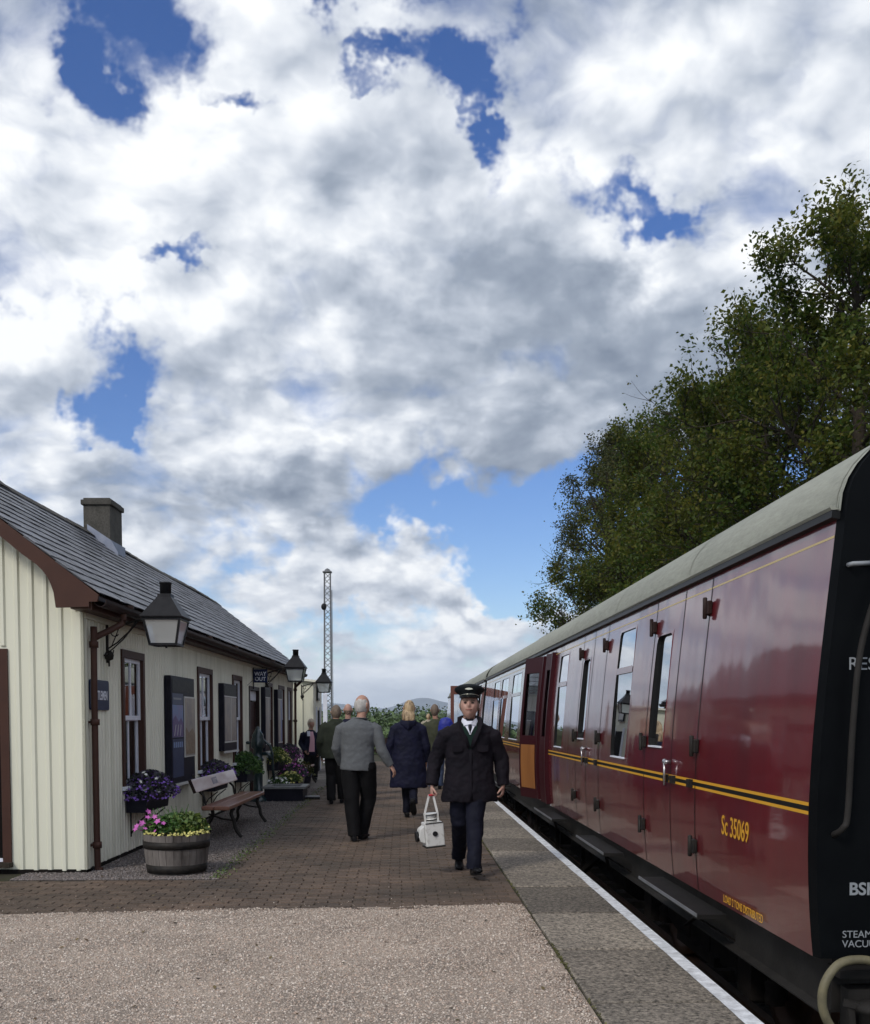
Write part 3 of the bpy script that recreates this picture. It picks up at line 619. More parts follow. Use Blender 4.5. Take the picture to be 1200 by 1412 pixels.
# windows
def window(u0,u1,z0=.74,z1=2.2):
    f=MB(); t=.065
    f.box((-.05,u0-.03,z1-.045),(.022,u1+.03,z1+.035)); f.box((-.05,u0-.03,z0-.03),(.022,u0+t-.02,z1-.046)); f.box((-.05,u1-t+.02,z0-.03),(.022,u1+.03,z1-.046))
    fr=f.build('window',M['brown'],bd)
    s=MB(); a,b=u0+.046,u1-.046; zm=(z0+z1)/2+.02; 
    for (x0,x1,p,q) in ((-.045,-.015,zm-.02,z1-.047),(-.075,-.046,z0+.01,zm+.015)):
        s.box((x0,a,p),(x1,a+.045,q)); s.box((x0,b-.045,p),(x1,b,q)); s.box((x0,a+.0455,q-.045),(x1,b-.0455,q)); s.box((x0,a+.0455,p),(x1,b-.0455,p+.05))
        m=(a+b)/2; s.box((x0+.004,m-.014,p+.051),(x1-.004,m+.014,q-.046))
    s.build('sash',M['white'],fr)
    s=MB(); s.box((-.06,u0-.04,z0-.035),(.06,u1+.04,z0+.008)); s.build('sill',M['white'],fr)
    g=MB(); g.add([(-.03,a+.03,zm),(-.03,b-.03,zm),(-.03,b-.03,z1-.06),(-.03,a+.03,z1-.06)],[(0,1,2,3)]); g.add([(-.06,a+.03,z0+.03),(-.06,b-.03,z0+.03),(-.06,b-.03,zm),(-.06,a+.03,zm)],[(0,1,2,3)]); g.build('pane',M['glass'],fr,fixn=False)
    cu=MB(); vs=[]; nn=24
    for k in range(nn+1):
        yy_=a+(b-a)*k/nn; xx=-.16+.02*math.sin(k*1.9); vs+=[(xx,yy_,z1-.5+.03*math.sin(k*.6)),(xx,yy_,z1-.06)]
    cu.add(vs,[(2*k,2*k+2,2*k+3,2*k+1) for k in range(nn)],0,True); cu.build('net_curtain',M['seatf'],fr,fixn=False)
for a,b in wins: window(a,b)
b=MB(); b.box((-.05,8.93,.05),(.02,9.0,2.10)); b.box((-.05,9.95,.05),(.02,10.02,2.10)); b.box((-.05,9.001,2.03),(.02,9.949,2.10)); b.build('door_frame',M['dkbrown'],bd)
b=MB(); b.box((-.075,9.0,.06),(-.052,9.95,1.82)); b.build('door',mat('dark_door',(.03,.01,.01),.5),bd)
b=MB(); b.box((-.06,9.0,1.84),(-.04,9.95,2.02)); b.build('transom_light',M['white'],bd)
# chimney
c=MB(); c.box((-1.95,5.9,3.6),(-1.54,6.5,4.74)); c.box((-1.98,5.87,4.741),(-1.51,6.53,4.82)); c.box((-1.95,5.9,4.821),(-1.54,6.5,4.85)); ch=c.build('chimney',M['render'],bd)
md=ch.modifiers.new('bev','BEVEL'); md.width=.012; md.segments=2
def roofz(x): return EZ+.03+(EX-x)*(RZ_-EZ)/(EX-RX_)
c=MB(); c.prism([(-1.88,roofz(-1.88)-.03),(-1.42,roofz(-1.42)-.03),(-1.42,roofz(-1.42)+.03),(-1.52,roofz(-1.52)+.14),(-1.88,roofz(-1.88)+.10)],5.86,5.898,'y'); c.prism([(5.86,3.9),(6.55,3.9),(6.55,roofz(-1.53)+.13),(5.86,roofz(-1.53)+.13)],-1.538,-1.51,'x'); c.build('chimney_flashing',M['lead'],ch)
# signs and boards on the wall
sg_=thing('toilet_sign','dark blue enamel sign with white capitals reading GENTLEMEN beside the brown downpipe','sign',BL(.012,.44,1.72),RZ)
b=MB(); k=8; pts_=[]
for cx0,cz0,a0 in ((.26,.12,0),(-.26,.12,90),(-.26,-.12,180),(.26,-.12,270)):
    for j in range(5): th=R(a0+j*22.5); pts_.append((cx0+.03*math.cos(th),cz0+.03*math.sin(th)))
b.prism(pts_,.002,.014,'x'); b.build('sign_plate',M['signblue'],sg_)
text('sign_lettering','GENTLEMEN',.125,M['white'],sg_,(.0145,0,-.045),(R(90),0,R(90)),align='CENTER',sx=.66,bold=.003)
def noticeboard(u0,u1,z0,z1,label,kind,dep=.085):
    t=thing('notice_board',label,'notice board',BL(.014,(u0+u1)/2,z0),RZ,'framed notice boards on the station wall'); w_=(u1-u0)/2; h=z1-z0
    b=MB(); b.box((0,-w_,0),(dep,w_,h)); c_=b.build('case',M['board'],t); md=c_.modifiers.new('b','BEVEL'); md.width=.006
    b=MB(); b.box((dep-.005,-w_-.02,-.03),(dep+.03,w_+.02,-.001)); b.build('sill',M['paper'],t)
    x=dep+.004
    if kind==1:
        b=MB(); b.box((dep,-w_+.05,h-.20),(x,w_-.03,h-.04)); b.build('header',M['boardhd'],t)
        b=MB(); b.box((dep,-w_+.05,h-.36),(x,-w_+.60,h-.22)); b.build('poster',M['postr3'],t)
        b=MB(); b.box((dep,-w_+.05,h-.78),(x,-w_+.60,h-.365)); po=b.build('poster',M['postr1'],t)
        b=MB(); b.prism([(-w_+.055,h-.775),(-w_+.595,h-.775),(-w_+.595,h-.60),(-w_+.48,h-.53),(-w_+.36,h-.585),(-w_+.20,h-.50),(-w_+.055,h-.56)],x,x+.002,'x'); b.build('printed_hills',mat('poster_heather',(.17,.10,.24),.5,(.10,.10,.20),18),po)
        for q_ in range(3): 
            b=MB(); b.bar((x+.003,-w_+.12+.15*q_,h-.76),(x+.003,-w_+.20+.13*q_,h-.62),.006); b.build('printed_path',M['paper'],po)
        b=MB(); b.box((x,-w_+.10,h-.30),(x+.002,-w_+.50,h-.275)); b.build('printed_title',M['letter'],po)
        for q_ in range(5): 
            b=MB(); b.box((x,-w_+.09+.1*q_,.46),(x+.002,-w_+.15+.1*q_,.53)); b.build('printed_block',mat('poster_pale_blue',(.22,.30,.50),.5),po)
        b=MB(); b.box((dep,-w_+.05,.08),(x,-w_+.60,h-.80)); b.build('poster',M['postr3'],t)
        b=MB(); b.box((dep,-w_+.65,.32),(dep+.012,w_-.02,h-.25)); b.build('poster_frame',M['paper'],t)
        b=MB(); b.box((dep+.013,-w_+.67,.34),(dep+.016,w_-.04,h-.27)); po=b.build('poster',M['postr2'],t)
        b=MB(); b.prism([(-w_+.68,.36),(w_-.05,.36),(w_-.05,.62),(w_-.2,.70),(-w_+.85,.64),(-w_+.68,.72)],dep+.0165,dep+.018,'x'); b.build('printed_ground',mat('poster_brown',(.20,.14,.10),.5,(.30,.25,.18),14),po)
    else:
        b=MB(); b.box((dep,-w_+.05,h-.18),(x,w_-.05,h-.04)); b.build('header',M['boardhd'],t)
        b=MB(); b.box((dep,-w_+.06,.16),(x,-.02,h-.22)); b.build('poster',M['postr2'],t)
        b=MB(); b.box((dep,.02,.16),(x,w_-.06,h-.22)); b.build('poster',M['postr2'] if kind==2 else M['postr1'],t)
        b=MB(); b.box((dep,-w_+.04,.13),(dep+.01,w_-.04,.155)); b.box((dep,-w_+.04,h-.215),(dep+.01,w_-.04,h-.195)); b.box((dep,-.012,.156),(dep+.01,.012,h-.216)); b.build('poster_frame',M['paper'],t)
    return t
noticeboard(2.95,4.2,.66,2.03,'dark notice board with a blue poster and a tan poster, next to the nearest window',1)
noticeboard(6.2,7.25,.98,2.05,'dark notice board with two pale posters in a white frame, left of the open doorway',2)
noticeboard(10.2,10.85,.85,2.12,'narrow dark notice board just past the open doorway',2)
noticeboard(11.85,12.5,.85,2.12,'narrow dark notice board farthest along the station wall',3)
sw=thing('hanging_sign','small blue and white hanging sign above the open doorway','sign',BL(.03,9.3,2.2),RZ)
b=MB(); b.box((0,-.012,-.03),(.26,.012,.22)); b.build('sign_plate',M['signblue'],sw); b=MB(); b.bar((.0,0,.24),(.28,0,.24),.015); b.bar((0,-.0,-.15),(.0,0,.26),.02); b.bar((.25,0,.23),(-.01,-.6,-.1),.006); b.build('bracket',M['iron'],sw)
text('sign_lettering','WAY\nOUT',.10,M['white'],sw,(.13,-.0135,.10),(R(90),0,0),align='CENTER',sx=.95,bold=.002)
# ------------------------------------------------------------------ wall lanterns
def lantern(arm=.66,simple=False):
    t=thing('wall_lantern','','lantern',(0,0,0),RZ,'black station lanterns on iron brackets')
    lx=arm
    sh=lambda w,z:[(lx-w,-w,z),(lx+w,-w,z),(lx+w,w,z),(lx-w,w,z)]
    # coordinates: z=0 at bottom of glass
    c=MB(); vs=sh(.225,.285)+sh(.232,.30)+sh(.075,.525)+sh(.072,.56); c.add(vs,[(3,2,1,0)]+[(4*k+i,4*k+(i+1)%4,4*k+4+(i+1)%4,4*k+4+i) for k in range(3) for i in range(4)]+[(12,13,14,15)]); c.build('lantern_roof',M['black'],t)
    c=MB(); c.lathe([(0,.561),(.062,.561),(.062,.67),(.070,.672),(.070,.69),(0,.695)],(lx,0,0),20); c.build('lantern_chimney',M['black'],t)
    f=MB(); wt,wb_=.20,.145
    for sx_,sy_ in ((1,1),(1,-1),(-1,1),(-1,-1)): f.bar((lx+sx_*wb_,sy_*wb_,0),(lx+sx_*wt,sy_*wt,.284),.024)
    for w_,z in ((wb_+.012,0.0),(wt+.012,.272)):
        f.box((lx-w_,-w_,z-.013),(lx+w_,-w_+.024,z+.011)); f.box((lx-w_,w_-.024,z-.013),(lx+w_,w_,z+.011)); f.box((lx-w_,-w_+.0245,z-.013),(lx-w_+.024,w_-.0245,z+.011)); f.box((lx+w_-.024,-w_+.0245,z-.013),(lx+w_,w_-.0245,z+.011))
    f.bar((lx-wb_,0,-.005),(lx+wb_,0,-.005),.02); f.tube([(lx,0,-.005),(lx,0,-.035)],.012)
    f.build('lantern_frame',M['black'],t)
    for i in range(4):
        g=MB(); a=i*math.pi/2; ca,sa=math.cos(a),math.sin(a); q=[(-wb_,-wb_,.012),(wb_,-wb_,.012),(wt,-wt,.272),(-wt,-wt,.272)]
        g.add([(lx+x*ca-y_*sa,x*sa+y_*ca,z) for x,y_,z in q],[(0,1,2,3)]); g.build('pane',M['lglass'],t,fixn=False)
    b=MB(); b.lathe([(.02,.27),(.022,.22),(.035,.19),(.034,.165),(.02,.145),(0,.14)],(lx,0,0),14); b.build('bulb',M['bulb'],t)
    k=MB(); 
    k.stube([(0,0,.16),(.10,0,.20),(.22,0,.235),(.34,0,.27),(lx-.222,0,.292)],.014,8)
    k.tube([(0,0,-.20),(.0,0,.22)],.018,8); k.tube([(.0,0,-.05),(.12,0,.03),(.24,0,.14),(.33,0,.26)],.008,6); k.tube([(.0,0,-.10),(.18,0,.06),(.36,0,.272)],.007,6)
    k.tube([(.05,0,-.02),(.10,0,.10),(.14,0,.20)],.006,6); k.tube([(.09+.045*math.cos(R(a)),0,.14+.045*math.sin(R(a))) for a in range(60,360,30)],.007,6)
    k.tube([(.0,.0,-.12),(.03,.10,-.10),(.02,.17,-.05)],.008,6); k.tube([(.0,.0,-.12),(.03,-.10,-.10),(.02,-.17,-.13)],.008,6); k.lathe([(0,-.02),(.045,0),(.055,.05),(.03,.09),(0,.1)],(.02,0,-.16),12); k.tube([(.02,0,-.14),(.02,0,-.24)],.01,6)
    k.build('bracket',M['iron'],t); return t
L1=lantern(); L1.scale=(.92,.92,.92); L1['label']='large black glass lantern on a scrolled bracket at the near corner of the station'; L1.location=BL(.02,.71,2.24)
L2=copy_tree(L1); L2['label']='black lantern on the station wall past the doorway, beside the end of the slate roof'; L2.location=BL(.02,10.77,2.25)
L3=copy_tree(L1); L3['label']='smallest black lantern, fixed to the cream shed beyond the station'; L3.location=(-2.70,27.6,2.22)
# ------------------------------------------------------------------ cream shed beyond
sh=thing('cream_shed','small flat topped cream shed with a dark doorway beyond the station building','shed',(-2.42,28,0),0)
w=MB(); w.add([(-3,0,0),(0,0,0),(0,0,2.50),(-3,0,2.85)],[(0,1,2,3)]); w.add([(0,0,0),(0,2.9,0),(0,2.9,2.5),(0,0,2.5)],[(0,1,2,3)]); w.add([(-3,0,0),(-3,2.9,0),(-3,2.9,2.85),(-3,0,2.85)],[(3,2,1,0)]); w.add([(-3,2.9,0),(0,2.9,0),(0,2.9,2.5),(-3,2.9,2.85)],[(3,2,1,0)])
x=-.3
while x>-2.9: w.bar((x,-.012,0),(x,-.012,2.5),.045,.024); x-=.3
w.build('wall',M['cream'],sh,fixn=False)
w=MB(); w.add([(-3.1,-.12,2.87),(.1,-.12,2.50),(.1,3.0,2.50),(-3.1,3.0,2.87),(-3.1,-.12,2.93),(.1,-.12,2.56),(.1,3.0,2.56),(-3.1,3.0,2.93)],[(0,3,2,1),(4,5,6,7),(0,1,5,4),(1,2,6,5),(2,3,7,6),(3,0,4,7)]); w.build('roof',M['cream2'],sh)
w=MB(); w.box((.002,.9,0),(.02,1.9,1.75)); w.build('door',M['void'],sh)
w=MB(); w.box((.002,1.95,.0),(.04,2.05,1.85)); w.box((.002,.75,.0),(.04,.88,1.85)); w.build('door_frame',M['white'],sh)
sg2=thing('shed_sign','small dark framed sign fixed above the shed doorway','sign',(-2.40,29.3,2.05)); b=MB(); b.box((0,-.35,-.02),(.03,.35,.38)); b.build('frame',M['black'],sg2); b=MB(); b.box((.031,-.28,.04),(.035,.28,.33)); b.build('panel',M['paper'],sg2)
# white post and lattice mast
wp=thing('white_post','thin white post standing beyond the cream shed','post',(-2.62,35,0)); b=MB(); b.box((-.07,-.07,0),(.07,.07,2.35)); b.build('shaft',M['white'],wp); b=MB(); b.lathe([(.09,2.351),(.09,2.38),(0,2.45)],(0,0,0),4,rot=R(45),smooth=False); b.build('cap',M['white'],wp)
ms=thing('lattice_signal_post','tall grey lattice signal post without arms rising above the far lanterns','signal post',(-4.32,60,TB-.3))
hh=11.15; b=MB(); wb_,wt=.22,.17
cor=[(1,1),(1,-1),(-1,-1),(-1,1)]
for sx_,sy_ in cor: b.bar((sx_*wb_,sy_*wb_,0),(sx_*wt,sy_*wt,hh),.062)
b.build('leg_angles',M['mast'],ms)
b=MB(); k=32
for i in range(k):
    z0,z1=hh*i/k,hh*(i+1)/k; w0=wb_+(wt-wb_)*i/k; w1=wb_+(wt-wb_)*(i+1)/k
    for j in range(4):
        (ax,ay),(bx_,by_)=cor[j],cor[(j+1)%4]
        if (i+j)%2: ax,ay,bx_,by_=bx_,by_,ax,ay
        b.bar((ax*w0,ay*w0,z0),(bx_*w1,by_*w1,z1),.035)
b.build('lattice',M['mast'],ms)
b=MB(); b.box((-.26,-.26,hh),(.26,.26,hh+.06)); b.lathe([(.22,.061),(.12,.2),(0,.26)],(0,0,hh),10); b.build('finial',M['mast'],ms)
b=MB(); b.bar((.24,.1,0),(.2,.1,hh-1),.05); b.bar((.30,.1,0),(.26,.1,hh-1),.03); b.build('ladder',M['mast'],ms)
b=MB(); b.blob((-.2,-.2,hh-2),(.16,.12,.2)); b.build('lamp_fitting',M['black'],ms)
# ------------------------------------------------------------------ train coaches
PROF=[(.34,1.968),(.45,1.955),(.6,1.942),(.8,1.936),(1.05,1.935),(1.3,1.942),(1.6,1.962),(1.9,1.990),(2.15,2.015),(2.43,2.042)]
def SX(z):
    for (a,xa),(b,xb) in zip(PROF,PROF[1:]):
        if z<=b: t=(z-a)/(b-a); return xa+(xb-xa)*t-CX
    return PROF[-1][1]-CX
# smooth resample of the curve
_zs=np.linspace(.34,2.43,23); _co=np.polyfit([p[0] for p in PROF],[p[1] for p in PROF],4)
def SX(z): return float(np.polyval(_co,min(max(z,.34),2.43)))-CX
def rrect(y0,y1,z0,z1,r,k=4):
    pts=[]
    for cy,cz,a0 in ((y1-r,z1-r,0),(y0+r,z1-r,90),(y0+r,z0+r,180),(y1-r,z0+r,270)):
        for j in range(k+1): th=R(a0+90*j/k); pts.append((cy+r*math.cos(th),cz+r*math.sin(th)))
    return pts
def coach(label,y0,length,wins_,lights,aper,doors,seams,near=True):
    t=thing('railway_coach',label,'railway coach',(CX,y0,0),0,'maroon coaches of the standing train')
    holes=[(a,b,c,d) for a,b,c,d in wins_]+[(a,b,1.25,2.14) for a,b in lights]+[(a,b,.30,2.36) for a,b in aper]
    ys=sorted({0,length}|{v for h in holes for v in h[:2]}); zs=sorted(set([round(float(z),4) for z in _zs])|{v for h in holes for v in h[2:] if .34<v<2.43})
    zs2=[zs[0]]
    for z in zs[1:]:
        if z-zs2[-1]>.004: zs2.append(z)
        elif any(abs(z-v)<1e-6 for h in holes for v in h[2:]): zs2[-1]=z
    zs=zs2
    for sgn in (1,-1):
        w=MB(); idx={}
        def vi(i,j):
            if (i,j) not in idx: idx[(i,j)]=len(w.v); w.v.append((SX(zs[j])*sgn,ys[i],zs[j]))
            return idx[(i,j)]
        for i in range(len(ys)-1):
            for j in range(len(zs)-1):
                ym,zm=(ys[i]+ys[i+1])/2,(zs[j]+zs[j+1])/2
                if any(h[0]<ym<h[1] and h[2]<zm<h[3] for h in holes): continue
                q=(vi(i,j),vi(i,j+1),vi(i+1,j+1),vi(i+1,j)); w.f.append(q if sgn>0 else q[::-1]); w.mi.append(0); w.sm.append(True)
        b_=w.build('body_side',M['maroon'],t,fixn=False)
        for p_ in b_.data.polygons: p_.use_smooth=True
    # window surrounds and glass
    def winframe(a,b,c,d,r,name,parts,lip=True):
        f=MB(); pin=rrect(a+.02,b-.02,c+.02,d-.02,r); k=len(pin); cor=[(b,d),(a,d),(a,c),(b,c)]; pout=[cor[i//5] for i in range(k)]
        vs=[(SX(z)-.001,y,z) for y,z in pout]+[(SX(z)-.004,y,z) for y,z in pin]+[(SX(z)+.03,y,z) for y,z in pin]
        fs=[]
        for i in range(k):
            j=(i+1)%k
            if pout[i]==pout[j]: fs.append((i,k+j,k+i))
            else: fs.append((i,j,k+j,k+i))
            fs.append((k+i,k+j,2*k+j,2*k+i))
        f.add(vs,fs); f.mi=[1 if min(q)>=k else 0 for q in f.f]; fr=f.build(name,[M['maroon'],M['lineblk']],t,fixn=False)
        if lip:
            l_=MB(); l_.box((SX(c)-.012,a+.05,c+.012),(SX(c)+.02,b-.05,c+.024)); l_.build('sill_strip',M['white'],fr)
        for (p,q,off,m_) in parts:
            g=MB(); g.add([(SX(p)+off,a+.012,p),(SX(q)+off,a+.012,q),(SX(q)+off,b-.012,q),(SX(p)+off,b-.012,p)],[(0,1,2,3)]); g.build('pane',m_,fr,fixn=False)
        return fr
    for (a,b,c,d) in wins_:
        s=c+(d-c)*.665
        fr=winframe(a,b,c,d,.055,'window',[(c,s,.010,M['cglass']),(s+.03,d,.008,M['cglass'])])
        f=MB(); n_=6; f.add([(SX(s-.01)-.003,a+.02,s-.012),(SX(s+.04)-.003,a+.02,s+.045),(SX(s+.04)-.003,b-.02,s+.045),(SX(s-.01)-.003,b-.02,s-.012),(SX(s)+.03,a+.02,s-.012),(SX(s)+.03,b-.02,s-.012)],[(0,1,2,3),(0,3,5,4)]); f.build('transom',M['maroon'],fr,fixn=False)
        if b-a>1.:
            m_=(a+b)/2; f=MB(); f.add([(SX(s)+.004,m_-.015,s+.04),(SX(d)+.004,m_-.015,d-.03),(SX(d)+.004,m_+.015,d-.03),(SX(s)+.004,m_+.015,s+.04)],[(0,1,2,3)]); f.build('vent_bar',M['steel'],fr,fixn=False)
    for (a,b) in lights: winframe(a,b,1.25,2.14,.06,'droplight',[(1.25,2.14,.022,M['cglass'])])
    def vstrip(mb,y,w_,z0,z1,off,mi=0):  # strip following the side's curve
        k=12; vs=[]
        for i in range(k+1):
            z=z0+(z1-z0)*i/k; vs+=[(SX(z)-off,y-w_/2,z),(SX(z)-off,y+w_/2,z)]
        mb.add(vs,[(2*i,2*i+2,2*i+3,2*i+1) for i in range(k)],mi,True)
    def hstrip(mb,a,b,z0,z1,off):
        mb.add([(SX(z0)-off,a,z0),(SX(z1)-off,a,z1),(SX(z1)-off,b,z1),(SX(z0)-off,b,z0)],[(0,1,2,3)])
    def runs(z):
        ap=sorted([(a,b) for a,b,c,d in holes if c<z<d]); cur=.0; o_=[]
        for a,b in ap:
            o_.append((cur,a)); cur=b
        o_.append((cur,length)); return o_
    l_=MB(); bl=MB(); ul=MB()
    for a,b in runs(1.05): hstrip(l_,a,b,1.020,1.037,.0012); hstrip(l_,a,b,1.062,1.079,.0012); hstrip(bl,a,b,1.0372,1.0618,.0012)
    for a,b in runs(2.33): hstrip(ul,a,b,2.325,2.336,.0012)
    l_.build('waist_lining',M['yellow'],t,fixn=False); bl.build('waist_lining_band',M['lineblk'],t,fixn=False); ul.build('upper_lining',M['cream_line'],t,fixn=False)
    for y in seams:
        se=MB(); vstrip(se,y,.017,.345,2.41,.0014); se.build('door_seam',M['lineblk'],t,fixn=False)
    # hinges, bump stops, handles
    for (yh,ylatch) in doors:
        for z in (2.20,1.30,.64):
            h=MB(); h.box((SX(z)-.035,yh-.055,z-.045),(SX(z)-.002,yh+.055,z+.045)); h.tube([(SX(z)-.037,yh,z-.07),(SX(z)-.037,yh,z+.07)],.016,8); o=h.build('hinge',M['dkbrown'] if z>1.5 else M['iron'],t)
            md=o.modifiers.new('b','BEVEL'); md.width=.008
        if ylatch is not None:
            h=MB(); X=SX(1.15); h.tube([(X,ylatch,1.17),(X-.05,ylatch,1.17)],.013); h.tube([(X-.05,ylatch-.005,1.17),(X-.055,ylatch-.07,1.165)],.010); h.tube([(X-.045,ylatch+.012,1.165),(X-.04,ylatch+.02,1.0)],.009)
            h.blob((X-.03,ylatch+.06,1.17),(.02,.02,.02),8,6); h.build('door_handle',M['steel'],t)
            for q_ in (-.14,.04,yh-ylatch+.05):
                h=MB(); h.box((X-.03,ylatch+q_,1.022),(X-.002,ylatch+q_+.07,1.076)); h.build('bump_stop',M['iron'],t)
    # roof, gutter, ends
    r_=MB(); a_=1.30; nseg=28; prof=[]
    for i in range(nseg+1):
        th=math.pi*i/nseg; prof.append((-a_*math.cos(th),2.445+.60*math.sin(th)**.92))
    vs=[(x,-.03,z) for x,z in prof]+[(x,length+.03,z) for x,z in prof]; k=nseg+1
    r_.add(vs,[(i,i+k,i+k+1,i+1) for i in range(nseg)],0,True)
    y=1.2
    rfo=r_.build('roof',M['roofg'],t,fixn=False)
    for yy_ in [2.45*i+.02 for i in range(9)]:
        rb=MB(); vs=[(x*1.0015,yy_+dy_,z+.003) for dy_ in (0,.03) for x,z in prof]; rb.add(vs,[(i,i+k,i+k+1,i+1) for i in range(nseg)],0,True); rb.build('roof_rib',M['roofg'],t,fixn=False)
    gt=MB()
    for sgn in (1,-1): gt.prism([(-1.298*sgn,2.445),(-1.335*sgn,2.45),(-1.338*sgn,2.415),(-1.29*sgn,2.405)],-.02,length+.02,'y')
    gt.build('gutter',M['lineblk'],t)
    gm=MB(); gm.prism([(-1.30,2.452),(-1.345,2.475),(-1.347,2.462),(-1.337,2.450)],-.02,length+.02,'y'); gm.build('gutter_lip',M['roofg'],t)
    for k_ in range(9):
        v=MB(); yv=1.3+k_*2.2; v.blob((.35 if k_%2 else -.42,yv,3.03),(.14,.20,.10),14,8); v.build('roof_ventilator',M['roofg'],t)
    bx=MB(); bx.box((-.75,12.6,2.93),(-.35,14.6,3.02)); o=bx.build('roof_hatch',M['roofg'],t); md=o.modifiers.new('b','BEVEL'); md.width=.05; md.segments=3
    for ye,sg1 in ((0,-1),(length,1)):
        e_=MB(); left=[(SX(z),z) for z in _zs]; arc=[(x,z) for x,z in prof]; poly=left+arc[1:-1]+[(-x,z) for x,z in left[::-1]]
        n_=len(poly); e_.add([(x,ye,z) for x,z in poly]+[(x*.985,ye+sg1*.05,z if z>.5 else z) for x,z in poly],[tuple(range(n_,2*n_))]+[(i,(i+1)%n_,n_+(i+1)%n_,n_+i) for i in range(n_)]); e_.build('coach_end',M['endblk'],t)
        gg=MB(); gg.box((-.46,ye+min(0,sg1*.3),.35),(-.36,ye+max(0,sg1*.3),2.35)); gg.box((.36,ye+min(0,sg1*.3),.35),(.46,ye+max(0,sg1*.3),2.35)); gg.box((-.46,ye+min(0,sg1*.3),2.351),(.46,ye+max(0,sg1*.3),2.45)); gg.build('gangway',M['under'],t)
        for sx_ in (-1,1):
            bf=MB(); yb=ye+sg1*.06
            bf.tube([(sx_*.865,ye,-.0),(sx_*.865,ye+sg1*.35,0)],.10,16); bf.tube([(sx_*.865,ye+sg1*.35,0),(sx_*.865,ye+sg1*.5,0)],.065,16); bf.tube([(sx_*.865,ye+sg1*.5,0),(sx_*.865,ye+sg1*.53,0)],.20,20); bf.build('buffer',M['under'],t)
        bb=MB(); bb.box((-1.24,min(ye,ye+sg1*.09),-.16),(1.24,max(ye,ye+sg1*.09),.20)); bb.build('buffer_beam',M['sole'],t)
        bb=MB(); bb.box((-1.30,min(ye-.02*sg1,ye+sg1*.13),.262),(1.3,max(ye-.02*sg1,ye+sg1*.13),.30)); bb.build('end_step',M['stepw'],t)
    # interior
    it=MB(); it.box((-1.30,.03,.36),(1.30,length-.03,.40)); it.add([(-1.27,.03,2.36),(1.27,.03,2.36),(1.27,length-.03,2.36),(-1.27,length-.03,2.36)],[(0,1,2,3)]); it.build('floor',M['void'],t)
    pt=MB(); pt.add([(-.35,8.8,.4),(-.35,length-.6,.4),(-.35,length-.6,2.35),(-.35,8.8,2.35)],[(0,1,2,3)])
    for yp in (5.1,7.0,8.8,11.6,15.,17.6): 
        if yp<length: pt.add([(-1.24,yp,.4),(.9,yp,.4),(.9,yp,2.35),(-1.24,yp,2.35)],[(0,1,2,3)])
    pt.build('partition',M['dkbrown'],t,fixn=False)
    # underframe
    so_=MB(); so_.box((-1.275,.02,.06),(-1.20,length-.02,.335)); so_.box((1.20,.02,.06),(1.275,length-.02,.335)); so_.box((-1.199,.02,.2),(1.199,length-.02,.335)); so_.prism([(-1.276,.05),(-1.32,.05),(-1.32,.06),(-1.276,.075)],.02,length-.02,'y'); so_.build('solebar',M['sole'],t)
    tr=MB()
    tr.bar((-1.05,6.2,.1),(-1.05,8.0,-.45),.06); tr.bar((-1.05,8.0,-.45),(-1.05,12.2,-.45),.06); tr.bar((-1.05,12.2,-.45),(-1.05,14,.1),.06)
    for yb in (8.0,10.1,12.2): tr.bar((-1.05,yb,.1),(-1.05,yb,-.45),.05)
    tr.box((-.9,8.3,-.42),(-.3,9.8,.15)); tr.box((-.95,10.4,-.4),(-.4,11.6,.1)); tr.tube([(-.8,5.7,-.2),(-.8,7.2,-.2)],.22,16)
    tr.build('truss_and_boxes',M['under'],t)
    for yc in (3.0,length-3.0):
        bg=MB(); 
        for sx_ in (-1,1):
            bg.prism([(yc-1.75,-.05),(yc-1.55,.10),(yc-.55,.10),(yc-.4,-.02),(yc+.4,-.02),(yc+.55,.10),(yc+1.55,.10),(yc+1.75,-.05),(yc+1.75,-.14),(yc+1.3,-.16),(yc+.6,-.30),(yc-.6,-.30),(yc-1.3,-.16),(yc-1.75,-.14)],sx_*1.0-.03,sx_*1.0+.03,'x')
            for ya in (-1.295,1.295):
                bg.box((sx_*1.0-.12,yc+ya-.13,-.32),(sx_*1.0+.12,yc+ya+.13,-.06))
                for dd in (-.28,.28): bg.tube([(sx_*1.02,yc+ya+dd,-.14-.02*q) for q in range(2)],.05,8); bg.lathe([(.06,-.30),(.07,-.26),(.06,-.22),(.07,-.18),(.06,-.15)],(sx_*1.02,yc+ya+dd,0),10)
            bg.bar((sx_*1.02,yc-.5,-.3),(sx_*1.02,yc+.5,-.3),.10,.07); bg.bar((sx_*1.02,yc-.25,-.3),(sx_*1.02,yc-.3,.1),.04); bg.bar((sx_*1.02,yc+.25,-.3),(sx_*1.02,yc+.3,.1),.04)
        bg.bar((-1,yc,-.1),(1,yc,-.1),.4,.2); bgo=bg.build('bogie',M['under'],t)
        for ya in (-1.295,1.295):
            wl_=MB(); zc_=TB+.14+.457
            for sx_ in (-1,1):
                vs=[]; prf=[(.05,-.10),(.12,-.09),(.14,-.02),(.36,-.01),(.38,-.06),(.457,-.065),(.46,.05),(.49,.055),(.49,.075),(.38,.075),(.36,.03),(.05,.04)]
                m_=MB(); m_.lathe(prf,(0,0,0),40); wl_.add([(sx_*(.7525+.01)-sx_*v[2],yc+ya+v[0],zc_+v[1]) for v in m_.v],m_.f,0,True)
            wl_.tube([(-.75,yc+ya,zc_),(.75,yc+ya,zc_)],.07,12); wl_.build('wheelset',M['rail'],bgo)
    return t
